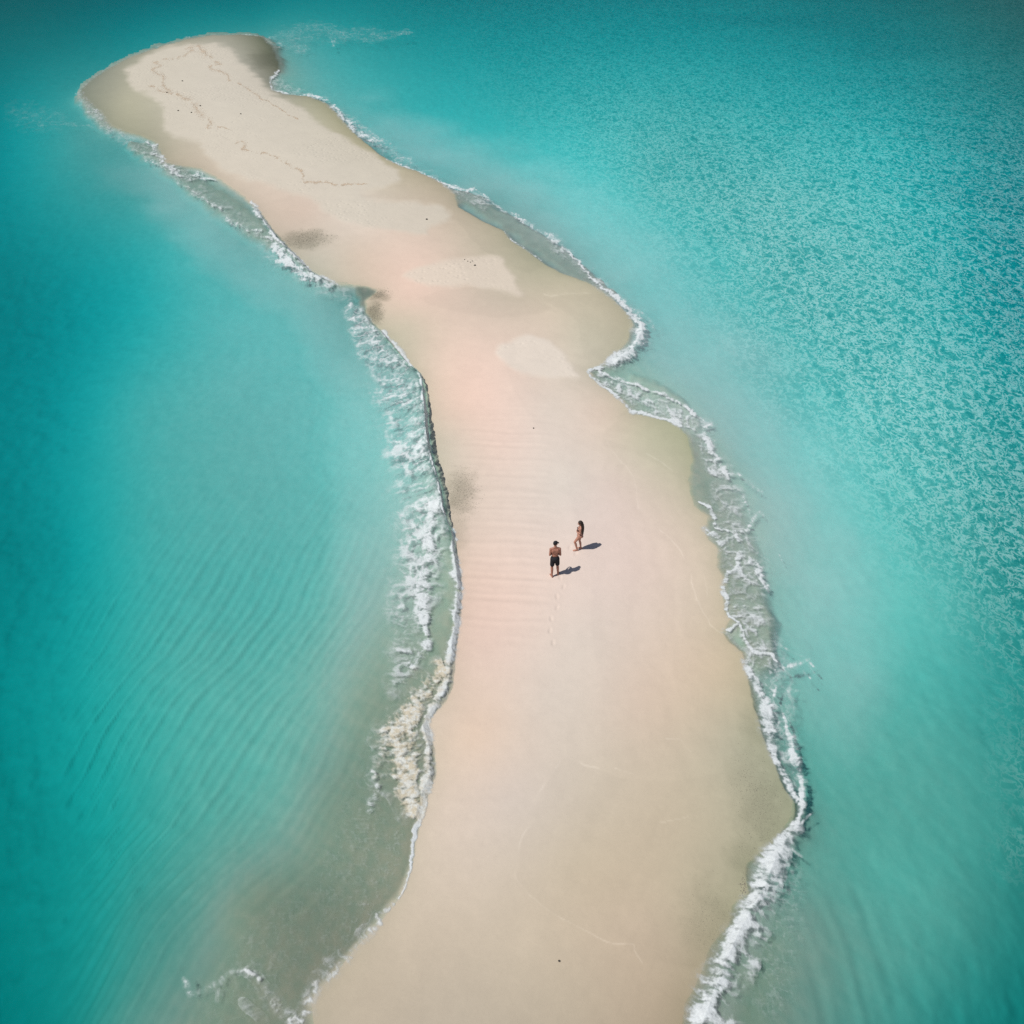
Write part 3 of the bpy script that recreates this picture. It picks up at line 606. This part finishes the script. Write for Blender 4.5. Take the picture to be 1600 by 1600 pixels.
for i in range(mrim): bmh.faces.new((bmh.verts[b0 + i], bmh.verts[b0 + (i + 1) % mrim], cv))
bmesh.ops.recalc_face_normals(bmh, faces=bmh.faces[:]); bmh.to_mesh(me); bmh.free()

n = NT('sea_water')
p = n.pos(); ch = n.attr('chop')
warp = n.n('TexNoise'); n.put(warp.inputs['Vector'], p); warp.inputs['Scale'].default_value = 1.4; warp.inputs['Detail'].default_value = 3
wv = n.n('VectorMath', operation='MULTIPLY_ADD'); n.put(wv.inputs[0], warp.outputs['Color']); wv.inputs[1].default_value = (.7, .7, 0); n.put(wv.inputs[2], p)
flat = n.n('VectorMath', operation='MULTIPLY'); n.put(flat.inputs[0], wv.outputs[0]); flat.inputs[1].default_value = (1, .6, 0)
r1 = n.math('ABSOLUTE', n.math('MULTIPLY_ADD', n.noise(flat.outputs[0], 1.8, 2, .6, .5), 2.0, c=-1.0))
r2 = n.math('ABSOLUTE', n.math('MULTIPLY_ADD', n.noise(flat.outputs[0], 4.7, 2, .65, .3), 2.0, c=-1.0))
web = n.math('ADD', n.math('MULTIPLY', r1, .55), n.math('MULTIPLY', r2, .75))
lens = n.rng(web, .33, .03)                        # painted caustic web, 0: dark cell, 1: bright line
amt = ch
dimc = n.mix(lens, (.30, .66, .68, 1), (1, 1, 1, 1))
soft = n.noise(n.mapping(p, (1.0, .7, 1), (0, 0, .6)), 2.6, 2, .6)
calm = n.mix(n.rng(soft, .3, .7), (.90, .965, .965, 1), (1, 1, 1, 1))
trc = n.mix(amt, calm, dimc)  # light and dark of the caustics put into the transmission tint
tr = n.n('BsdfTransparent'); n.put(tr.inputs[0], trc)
wave = n.math('ADD', n.math('MULTIPLY', n.noise(p, 2.6, 2, .6, .5), 1.0), n.math('MULTIPLY', n.noise(n.mapping(p, (1, 2.2, 1), (0, 0, .3)), 7.0, 2, .6), .35))
bn = n.bump(wave, n.math('ADD', n.math('MULTIPLY', ch, .35), .12), .16)
gl = n.n('BsdfGlossy'); gl.inputs['Roughness'].default_value = .12; n.put(gl.inputs['Normal'], bn)
fr = n.n('Fresnel'); fr.inputs[0].default_value = 1.33; n.put(fr.inputs['Normal'], bn)
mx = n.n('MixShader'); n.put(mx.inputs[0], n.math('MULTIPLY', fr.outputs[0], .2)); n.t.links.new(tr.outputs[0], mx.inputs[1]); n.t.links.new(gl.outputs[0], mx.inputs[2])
mk = n.math('ADD', n.attr('milk'), n.math('MULTIPLY', n.math('MULTIPLY', n.rng(lens, .55, 1.0), n.attr('glint')), .20))  # caustic sparkle painted as white diffuse, added to the milk
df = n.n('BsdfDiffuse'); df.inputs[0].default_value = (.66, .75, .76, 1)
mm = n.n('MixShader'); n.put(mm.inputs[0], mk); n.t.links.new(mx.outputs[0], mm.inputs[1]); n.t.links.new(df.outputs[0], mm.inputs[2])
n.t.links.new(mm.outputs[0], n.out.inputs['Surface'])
va = n.n('VolumeAbsorption')
dn = ABS_R / .95
va.inputs['Density'].default_value = dn
va.inputs['Color'].default_value = (1 - ABS_R / dn, 1 - ABS_G / dn, 1 - ABS_B / dn, 1)
n.t.links.new(va.outputs[0], n.out.inputs['Volume'])
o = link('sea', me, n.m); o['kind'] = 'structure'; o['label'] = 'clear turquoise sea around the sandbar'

# foam object(s)
def foam(name, label, keepmask):
    a = np.where(keepmask, ALPHA, 0)
    qm = np.maximum(np.maximum(a[:-1, :-1], a[1:, :-1]), np.maximum(a[1:, 1:], a[:-1, 1:])) > .04
    land_z = .32 * (1 - np.exp(-np.maximum(sdf_, 0) * .26))
    z = np.maximum(hf, land_z) + .010 + .028 * a * LUMP
    m = grid_mesh(name, GXw, GYw, z, qm, {'cover': a, 'cream': cream})
    o = link(name, m, M_FOAM); o['kind'] = 'stuff'; o['label'] = label
    return o
n = NT('sea_foam')
p = n.pos()
f1 = n.noise(p, 16.0, 4, .7, .4)
a = n.attr('cover')
alp = n.math('MULTIPLY', n.rng(n.math('ADD', a, n.math('MULTIPLY', n.math('SUBTRACT', f1, .5), n.math('MULTIPLY', a, .7))), .0, 1.0), 1.0)
df = n.n('BsdfPrincipled'); df.inputs['Roughness'].default_value = .75; df.inputs['Specular IOR Level'].default_value = .2
creamc = n.mix(n.rng(n.noise(p, 5.0, 3), .4, .62), (.56, .49, .35, 1), (.66, .66, .60, 1))
n.put(df.inputs['Base Color'], n.mix(n.attr('cream'), (.66, .70, .71, 1), creamc))
n.put(df.inputs['Normal'], n.bump(f1, .35, .05))
t2 = n.n('BsdfTransparent'); mx = n.n('MixShader'); n.put(mx.inputs[0], alp)
n.t.links.new(t2.outputs[0], mx.inputs[1]); n.t.links.new(df.outputs[0], mx.inputs[2]); n.t.links.new(mx.outputs[0], n.out.inputs[0])
M_FOAM = n.m
mid_x = np.interp(FY, [40, 60, 300, 450, 640, 1650], [380, 400, 560, 700, 830, 830])
foam('sea_foam', 'white foam of the wave breaking along the left edge of the sandbar', FX < mid_x)
foam('sea_foam', 'white lacy foam washing along the right edge of the sandbar', FX >= mid_x)

# ------------------------------------------------------------------ small things on the sand
def height_at(px, py):
    a = np.array([[px]], float); b_ = np.array([[py]], float)
    return float(terrain(a, b_)[2][0, 0])

M_WRACK = simple('dried_seaweed', (.50, .39, .28), .9, .35, 8, .3)
M_GRIT = simple('dark_grit', (.19, .175, .14), .85, .4, 40, .3)
M_STONE = simple('dark_stone', (.06, .055, .05), .8, .4, 25, .6)

def flakes(name, label, spots, mat, flat_k=.35):
    """many tiny irregular lumps in one mesh"""
    base = np.array([(1, 0, 0), (-1, 0, 0), (0, 1, 0), (0, -1, 0), (0, 0, 1), (0, 0, -1)], float)
    tri = np.array([(0, 2, 4), (2, 1, 4), (1, 3, 4), (3, 0, 4), (2, 0, 5), (1, 2, 5), (3, 1, 5), (0, 3, 5)])
    V = []; T = []
    for i, (x, y, z, r, e) in enumerate(spots):
        a = random.random() * 6.28; c, s_ = math.cos(a), math.sin(a)
        q = base * np.array([r * e, r, r * flat_k]) * rng.uniform(.7, 1.3, (6, 3))
        V.append(np.stack([q[:, 0] * c - q[:, 1] * s_ + x, q[:, 0] * s_ + q[:, 1] * c + y, q[:, 2] + z], -1)); T.append(tri + 6 * i)
    o = link(name, raw_mesh(name, np.vstack(V), np.vstack(T), None, False), mat)
    o['kind'] = 'stuff'; o['label'] = label
    return o

Z2 = lambda l: [(50 + x * .375, y * .375, w) for x, y, w in l]
WRACK = [Z2([(640,215,5),(660,212,8),(690,205,10),(715,225,12),(735,245,10),(760,265,6),(790,275,4)]), Z2([(790,275,3),(745,285,3),(740,296,5),(790,306,5),(815,325,6),(822,345,4),(870,362,3),(905,380,4),(940,405,4),(965,425,2),(1010,450,2),(1060,480,2),(1110,505,2)]),
         Z2([(690,205,6),(650,235,6),(600,252,5),(560,258,3),(505,270,4),(540,288,4),(500,308,5),(545,330,6),(545,358,8),(560,385,5),(600,405,6),(640,422,7),(665,440,12),(690,465,12),(700,490,8),(730,500,9),(750,520,6),(735,545,4),(790,545,3),(835,552,2)]), Z2([(490,370,4),(530,385,4),(560,398,5),(600,408,4)]),
         Z2([(850,612,3),(885,600,4),(890,615,4),(875,632,5),(920,645,3),(1000,660,3),(1040,685,5),(1080,705,4),(1118,722,4),(1135,745,3),(1125,772,4),(1200,772,3),(1280,784,4),(1400,780,1)])]
spots = []
for ln in WRACK:
    q = np.array(ln)
    for i in range(len(q) - 1):
        L = math.hypot(*(q[i + 1, :2] - q[i, :2])); m = int(L * 13 * (.4 + .12 * (q[i, 2] + q[i + 1, 2])))
        t = rng.random(m)
        P_ = q[i, :2] + (q[i + 1, :2] - q[i, :2]) * t[:, None]
        w = q[i, 2] + (q[i + 1, 2] - q[i, 2]) * t
        wig = 7 * np.stack([fbm(P_[:, 0] / 9, P_[:, 1] / 9, 3, 201) - .5, fbm(P_[:, 0] / 9, P_[:, 1] / 9, 3, 202) - .5], -1)
        P_ = P_ + wig + rng.normal(0, 1, (m, 2)) * (w * .6 * rng.random(m))[:, None] * np.array([1, .8])
        P_ = P_[fbm(P_[:, 0] / 6, P_[:, 1] / 6, 2, 203) > rng.uniform(.3, .62, m)]
        for (a_, b_) in P_: spots.append((a_, b_))
sa = np.array(spots)[:, None, :]
zz = terrain(sa[..., 0], sa[..., 1])
spots3 = [(float(zz[0][i, 0]), float(zz[1][i, 0]), float(zz[2][i, 0]) + .004, random.uniform(.007, .022), random.uniform(1, 3)) for i in range(len(spots))]
flakes('seaweed_litter', 'thin brown lines of dried seaweed on the far end of the sandbar', spots3, M_WRACK)

def grit_spots(cx, cy, rx, ry, m, rmin, rmax):
    a = rng.normal(0, .5, (m, 2)); a = a[np.hypot(a[:, 0], a[:, 1]) < 1.2]
    return [(cx + rx * u, cy + ry * v, random.uniform(rmin, rmax)) for u, v in a]
gs = []
for g in ((722, 773, 30, 40, 900, .005, .016), (480, 375, 42, 13, 500, .01, .03), (592, 460, 20, 9, 250, .01, .025), (588, 490, 14, 18, 250, .01, .025), (1190, 1270, 45, 75, 420, .004, .013), (1172, 1215, 35, 50, 120, .004, .014), (1115, 1430, 40, 60, 160, .004, .011), (1165, 1385, 12, 20, 120, .006, .02)):
    gs += grit_spots(*g)
# loose specks over the dry end of the bar
for _ in range(260):
    gs.append((50 + .375 * random.gauss(950, 260), .375 * random.gauss(560, 130), random.uniform(.008, .022)))
ga = np.array(gs); zz = terrain(ga[:, None, 0], ga[:, None, 1])
okm = zz[7][:, 0] > .05
flakes('gravel', 'fine dark grit sprinkled on the sand near the waterline', [(float(zz[0][i, 0]), float(zz[1][i, 0]), float(zz[2][i, 0]) + .002, gs[i][2], random.uniform(.9, 1.5)) for i in range(len(gs)) if okm[i]], M_GRIT, .6)

def stone(px, py, r, label, group=None):
    bm = bmesh.new(); bmesh.ops.create_icosphere(bm, subdivisions=2, radius=r)
    for v in bm.verts: v.co = Vector((v.co.x * 1.25, v.co.y, v.co.z * .75)) * random.uniform(.85, 1.15)
    me = bpy.data.meshes.new('stone'); bm.to_mesh(me); bm.free()
    for f in me.polygons: f.use_smooth = True
    o = link('stone', me, M_STONE); o.location = g3(px, py, height_at(px, py) + r * .45); o.rotation_euler.z = random.random() * 6
    o['label'] = label; o['category'] = 'stone'
    if group: o['group'] = group
stone(667, 347.5, .06, 'small dark stone near the tip of the long pale dry sand patch', 'dark stones on the sandbar')
stone(742, 420, .055, 'largest dark stone of the cluster on the oval pale sand patch', 'dark stones on the sandbar')
for x, y, nth in ((726, 411, 'leftmost'), (731, 413.5, 'second from left'), (735, 415, 'third from left'), (738, 413, 'rightmost')):
    stone(x, y, .032, 'tiny dark stone, %s of the small row on the oval pale sand patch' % nth, 'tiny dark stones in a row')
stone(833.5, 675.5, .035, 'tiny dark stone alone on rippled pink sand behind the couple', 'dark stones on the sandbar')
stone(873.5, 1507, .03, 'tiny dark stone alone on smooth sand nearest the camera', 'dark stones on the sandbar')
for x, y, how in ((286, 132, 'between the two seaweed lines, the farthest of the far stones'), (279.5, 178, 'on bare sand left of the seaweed band, nearest the left shore'), (300, 181, 'just left of the seaweed band, with a stone on either side'),
                  (377, 183.5, 'on clean dry sand, rightmost of the far stones'), (262, 150, 'on the left seaweed line, leftmost of the far stones'), (314, 171, 'lying on the brown seaweed band at the far end')):
    stone(x, y, .06, 'small dark stone ' + how, 'dark stones by the seaweed lines')

# ------------------------------------------------------------------ people
def cap_mesh(bm, a, ra, b_, rb, seg=14):
    a = Vector(a); b_ = Vector(b_); ax = b_ - a; L = ax.length
    rot = Vector((0, 0, 1)).rotation_difference(ax.normalized()).to_matrix() if L > 1e-6 else Matrix.Identity(3)
    rings = []
    for k in range(1, 5):
        t = -math.pi / 2 + k * math.pi / 10; rings.append((a, ra * math.cos(t), ra * math.sin(t)))
    rings.append((a, ra, 0)); rings.append((b_, rb, 0))
    for k in range(1, 5):
        t = k * math.pi / 10; rings.append((b_, rb * math.cos(t), rb * math.sin(t)))
    vs = []
    for c, r, h in rings:
        vs.append([bm.verts.new(c + rot @ Vector((r * math.cos(6.28318 * i / seg), r * math.sin(6.28318 * i / seg), h))) for i in range(seg)])
    p0 = bm.verts.new(a + rot @ Vector((0, 0, -ra))); p1 = bm.verts.new(b_ + rot @ Vector((0, 0, rb)))
    for i in range(seg):
        j = (i + 1) % seg
        bm.faces.new((p0, vs[0][j], vs[0][i])); bm.faces.new((p1, vs[-1][i], vs[-1][j]))
        for k in range(len(vs) - 1): bm.faces.new((vs[k][i], vs[k][j], vs[k + 1][j], vs[k + 1][i]))

def ell(bm, c, r, rot=None):
    M = Matrix.Translation(c) @ (rot.to_4x4() if rot else Matrix.Identity(4)) @ Matrix.Diagonal((r[0], r[1], r[2], 1))
    bmesh.ops.create_uvsphere(bm, u_segments=20, v_segments=14, radius=1, matrix=M)

def fuse(name, bm, mat, parent, voxel, smooth=4, label=None):
    """melt overlapping closed shapes into one continuous skin"""
    me = bpy.data.meshes.new(name); bm.to_mesh(me); bm.free()
    t = bpy.data.objects.new('temporary', me); COL.objects.link(t)
    r = t.modifiers.new('r', 'REMESH'); r.mode = 'VOXEL'; r.voxel_size = voxel; r.use_smooth_shade = True
    if smooth:
        s = t.modifiers.new('s', 'SMOOTH'); s.factor = .5; s.iterations = smooth
    dg = bpy.context.evaluated_depsgraph_get(); dg.update()
    out = bpy.data.meshes.new_from_object(t.evaluated_get(dg)); out.name = name
    bpy.data.objects.remove(t); bpy.data.meshes.remove(me)
    o = link(name, out, mat, parent)
    if label: o['label'] = label
    return o

def hand(bm, wrist, direc, palm_n, side):
    """palm, four bent fingers of unequal length and a thumb leaving the palm's side"""
    w = Vector(wrist); d = Vector(direc).normalized(); nrm = Vector(palm_n).normalized(); s_ = d.cross(nrm).normalized() * side
    k = w + d * .085
    for i in (-1.5, -.5, .5, 1.5):
        cap_mesh(bm, w + s_ * i * .010, .017, k + s_ * i * .02, .0125, 8)
    for i, L in ((-1.5, .062), (-.5, .078), (.5, .085), (1.5, .076)):
        b0 = k + s_ * i * .02; b1 = b0 + (d * .85 + nrm * .5).normalized() * L * .5; b2 = b1 + (d * .25 + nrm).normalized() * L * .5
        cap_mesh(bm, b0, .0105, b1, .0095, 8); cap_mesh(bm, b1, .0095, b2, .008, 8)
    t0 = w + d * .025 + s_ * .03; t1 = t0 + (d * .6 + s_ * .7 + nrm * .3).normalized() * .045; t2 = t1 + (d * .9 + nrm * .5).normalized() * .033
    cap_mesh(bm, t0, .015, t1, .012, 8); cap_mesh(bm, t1, .012, t2, .009, 8)

def foot(bm, ankle, ang, r=.036):
    a = Vector(ankle); f = Vector((math.sin(ang), math.cos(ang), 0)); s_ = Vector((f.y, -f.x, 0))
    heel = a - f * .045; heel.z = .032
    ball = a + f * .13; ball.z = .026
    cap_mesh(bm, a, r * 1.05, heel, .032); cap_mesh(bm, a, r, ball, .027); cap_mesh(bm, heel, .03, ball + s_ * .02, .026); cap_mesh(bm, heel, .03, ball - s_ * .02, .026)
    for i in range(5):
        b0 = ball + s_ * (-.034 + .017 * i); b0.z = .02
        e = b0 + f * (.05 - .006 * abs(i - 2)); e.z = .014
        cap_mesh(bm, b0, .014, e, .011, 8)

def head(bm, c, yaw, pitch, w=1.0):
    R = Matrix.Rotation(yaw, 3, 'Z') @ Matrix.Rotation(pitch, 3, 'X'); c = Vector(c)
    at = lambda x, y, z: c + R @ Vector((x * w, y * w, z * w))
    ell(bm, at(0, -.006, .018), (.076 * w, .094 * w, .098 * w), R); ell(bm, at(0, .022, -.05), (.056 * w, .064 * w, .066 * w), R)
    ell(bm, at(0, .062, -.088), (.025 * w, .02 * w, .018 * w), R)
    cap_mesh(bm, at(0, .088, .02), .010, at(0, .108, -.022), .0145, 10); ell(bm, at(0, .096, -.03), (.018, .013, .010), R)
    cap_mesh(bm, at(-.05, .07, .028), .011, at(.05, .07, .028), .011, 8)
    ell(bm, at(0, .084, -.056), (.024, .010, .006), R); ell(bm, at(0, .083, -.066), (.021, .010, .006), R)
    for s_ in (-1, 1):
        ell(bm, at(s_ * .077, -.008, -.012), (.009, .02, .031), R); ell(bm, at(s_ * .045, .06, -.025), (.024, .022, .022), R)
    return at, R

M_TAN = simple('sun_tanned_skin', (.36, .165, .115), .5, .12, 14, .1, .35)
M_FAIR = simple('warm_skin', (.43, .215, .155), .5, .1, 14, .1, .35)
M_BLACK = simple('black_cloth', (.018, .018, .022), .85, .3, 60, .5, .2)
M_HAIR = simple('dark_hair', (.028, .017, .012), .55, .4, 60, .8, .4)
M_EYE = simple('eye', (.5, .48, .45), .25, .05, 40, 0, .5)
M_CAP = simple('dark_cap_cloth', (.02, .02, .024), .8, .3, 80, .4, .2)

def root(px, py, rz, label, group=None):
    o = bpy.data.objects.new('person', None); COL.objects.link(o)
    o.location = g3(px, py); o.location.z = height_at(px, py) - .004; o.rotation_euler.z = rz
    o['label'] = label; o['category'] = 'person'
    if group: o['group'] = group
    return o

def eyes(at, parent, w=1.0):
    for s_ in (-1, 1):
        bm = bmesh.new(); bmesh.ops.create_uvsphere(bm, u_segments=12, v_segments=8, radius=.012, matrix=Matrix.Translation(at(s_ * .03, .078, .008)))
        me = bpy.data.meshes.new('eye'); bm.to_mesh(me); bm.free(); link('eye', me, M_EYE, parent)

# the man: seen from behind, forearms held forward
man = root(866, 904.5, math.radians(4), 'person in black shorts and dark cap standing with back turned, forearms held forward', 'couple standing on the sandbar')
bm = bmesh.new()
ell(bm, (0, 0, .985), (.148, .105, .13)); ell(bm, (0, .005, 1.13), (.136, .095, .15)); ell(bm, (0, .005, 1.31), (.162, .112, .17)); ell(bm, (0, -.01, 1.40), (.165, .10, .10))
for s_ in (-1, 1):
    ell(bm, (s_ * .085, -.075, 1.38), (.075, .04, .095)); ell(bm, (s_ * .08, .085, 1.36), (.085, .045, .075)); ell(bm, (s_ * .07, -.055, .95), (.075, .065, .085))
    cap_mesh(bm, (s_ * .05, -.012, 1.515), .050, (s_ * .17, -.005, 1.455), .054)
cap_mesh(bm, (0, -.01, 1.45), .064, (0, .005, 1.60), .055)
LEGM = {-1: ((-.085, 0, .93), (-.115, -.03, .50), (-.115, -.085, .085)), 1: ((.085, 0, .93), (.12, .02, .50), (.15, .03, .085))}
for s_, (h_, k_, a_) in LEGM.items():
    cap_mesh(bm, h_, .084, k_, .054); kk = Vector(k_); aa = Vector(a_); c1 = kk.lerp(aa, .3) + Vector((0, -.022, 0))
    cap_mesh(bm, k_, .055, c1, .057); cap_mesh(bm, c1, .056, a_, .037); cap_mesh(bm, k_, .05, a_, .035)
    foot(bm, a_, s_ * .25)
ARM = {-1: ((-.18, -.005, 1.44), (-.218, -.04, 1.165), (-.085, .15, 1.14)), 1: ((.18, -.005, 1.44), (.215, -.04, 1.15), (.085, .15, 1.13))}
for s_, (sh, el, wr) in ARM.items():
    sv_, ev, wv_ = Vector(sh), Vector(el), Vector(wr)
    ell(bm, sh, (.062, .062, .07)); cap_mesh(bm, sh, .054, sv_.lerp(ev, .45), .052); cap_mesh(bm, sv_.lerp(ev, .45), .05, el, .041)
    cap_mesh(bm, el, .041, ev.lerp(wv_, .3), .043); cap_mesh(bm, ev.lerp(wv_, .3), .042, wr, .028)
    hand(bm, wr, (-s_ * .45, .8, .1), (-s_ * .7, -.3, .2), s_)
atm, Rm = head(bm, (0, .03, 1.70), math.radians(-55), math.radians(-14))
fuse('body', bm, M_TAN, man, .0065, 5)
eyes(atm, man)
bm = bmesh.new()
ell(bm, (0, 0, 1.03), (.158, .118, .07)); ell(bm, (0, -.025, .95), (.172, .155, .13))
for s_, (h_, k_, a_) in LEGM.items():
    hv, kv = Vector(h_), Vector(k_); cap_mesh(bm, hv, .108, hv.lerp(kv, .72), .094, 18)
fuse('shorts', bm, M_BLACK, man, .01, 3)
bm = bmesh.new()
ell(bm, atm(0, -.014, .02), (.079, .094, .088), Rm)
fuse('hair', bm, M_HAIR, man, .007, 2)
bm = bmesh.new(); ell(bm, atm(0, -.006, .052), (.086, .105, .082), Rm)
capo = fuse('cap', bm, M_CAP, man, .007, 2)
bm = bmesh.new()
ring = []
for k in range(13):
    t = math.radians(-75 + 150 * k / 12)
    inn = atm(.078 * math.sin(t), .075 * math.cos(t) + .01, .045); out_ = atm(.072 * math.sin(t), .085 + .095 * math.cos(t) ** .8, .035 - .012 * math.cos(t))
    ring.append((inn, out_))
up = Rm @ Vector((0, 0, .006))
vs = [[bm.verts.new(q + u_) for q in pr for u_ in (up, -up)] for pr in ring]     # inner top, inner low, outer top, outer low
for A_, B_ in zip(vs, vs[1:]):
    bm.faces.new((A_[0], A_[2], B_[2], B_[0])); bm.faces.new((A_[1], B_[1], B_[3], A_[3])); bm.faces.new((A_[2], A_[3], B_[3], B_[2])); bm.faces.new((A_[0], B_[0], B_[1], A_[1]))
bm.faces.new(vs[0]); bm.faces.new(vs[-1]); bmesh.ops.recalc_face_normals(bm, faces=bm.faces[:])
me = bpy.data.meshes.new('visor'); bm.to_mesh(me); bm.free(); link('visor', me, M_CAP, capo)

# the woman: in profile, front knee bent, long curly hair
wom = root(904, 865.5, math.radians(86), 'person with long dark curly hair and black bikini standing in profile, one knee bent', 'couple standing on the sandbar')
wom.scale = (.95, .95, .95)
bm = bmesh.new()
ell(bm, (0, 0, .90), (.165, .115, .115)); ell(bm, (0, .0, 1.03), (.118, .085, .14)); ell(bm, (0, -.01, 1.19), (.135, .095, .15)); ell(bm, (0, -.025, 1.28), (.14, .082, .08))
for s_ in (-1, 1):
    ell(bm, (s_ * .065, .068, 1.215), (.058, .055, .058)); ell(bm, (s_ * .08, -.08, .865), (.088, .085, .095))
    cap_mesh(bm, (s_ * .04, -.03, 1.375), .042, (s_ * .15, -.03, 1.335), .045)
cap_mesh(bm, (0, -.03, 1.32), .05, (0, -.01, 1.46), .045)
LEGW = {-1: ((-.085, 0, .86), (-.075, .20, .50), (-.075, .085, .08)), 1: ((.085, -.01, .86), (.085, -.015, .455), (.085, -.085, .08))}
for s_, (h_, k_, a_) in LEGW.items():
    cap_mesh(bm, h_, .088, k_, .052); kk = Vector(k_); aa = Vector(a_); c1 = kk.lerp(aa, .3) + Vector((0, -.02, 0))
    cap_mesh(bm, k_, .05, c1, .05); cap_mesh(bm, c1, .049, a_, .033); cap_mesh(bm, k_, .045, a_, .032)
    foot(bm, a_, s_ * .12, .032)
ARW = {-1: ((-.155, -.03, 1.32), (-.19, -.02, 1.08), (-.085, .125, 1.10)), 1: ((.155, -.03, 1.32), (.185, -.03, 1.07), (.075, .125, 1.06))}
for s_, (sh, el, wr) in ARW.items():
    sv_, ev, wv_ = Vector(sh), Vector(el), Vector(wr)
    ell(bm, sh, (.046, .046, .052)); cap_mesh(bm, sh, .042, el, .032); cap_mesh(bm, el, .033, ev.lerp(wv_, .3), .034); cap_mesh(bm, ev.lerp(wv_, .3), .034, wr, .023)
    hand(bm, wr, (-s_ * 1, .15, .2), (0, -1, .1), s_)
atw, Rw = head(bm, (0, .01, 1.545), math.radians(6), math.radians(-16), .94)
fuse('body', bm, M_FAIR, wom, .006, 5)
eyes(atw, wom)
bm = bmesh.new()
for s_ in (-1, 1):
    ell(bm, (s_ * .065, .074, 1.215), (.06, .055, .052))
    cap_mesh(bm, (s_ * .09, .06, 1.215), .014, (s_ * .135, -.01, 1.21), .010, 8); cap_mesh(bm, (s_ * .135, -.01, 1.21), .010, (s_ * .07, -.105, 1.21), .010, 8); cap_mesh(bm, (s_ * .07, -.105, 1.21), .010, (0, -.112, 1.21), .010, 8)
    cap_mesh(bm, (s_ * .065, .08, 1.25), .009, (s_ * .05, -.01, 1.40), .009, 8)
cap_mesh(bm, (-.04, .1, 1.205), .012, (.04, .1, 1.205), .012, 8)
fuse('bikini_top', bm, M_BLACK, wom, .006, 1)
bm = bmesh.new()
ell(bm, (0, 0, .875), (.158, .118, .075)); 
for s_ in (-1, 1):
    ell(bm, (s_ * .075, -.083, .865), (.086, .088, .075))
fuse('bikini_bottom', bm, M_BLACK, wom, .008, 2)
bm = bmesh.new()
ell(bm, atw(0, -.025, .035), (.088, .098, .095), Rw)
for i in range(95):      # curly locks falling down the back
    a_ = random.uniform(-1.5, 1.5); r0 = random.uniform(.03, .085)
    p_ = atw(math.sin(a_) * r0 * 1.05, -.03 - math.cos(a_) * r0, random.uniform(-.02, .07)); L = random.uniform(.26, .56); w_ = random.uniform(0, 6.28)
    for k in range(8):
        t = k / 8
        q = p_ + Vector((.010 * math.cos(w_ + k * 1.7), -.018 * (1 - t) + .010 * math.sin(w_ + k * 1.7), -L / 8)) + Vector((.004 * math.sin(a_), 0, 0))
        q.y = min(q.y, -.03)
        cap_mesh(bm, p_, .023 - .006 * t, q, .022 - .006 * t, 7); p_ = q
fuse('hair', bm, M_HAIR, wom, .007, 1)
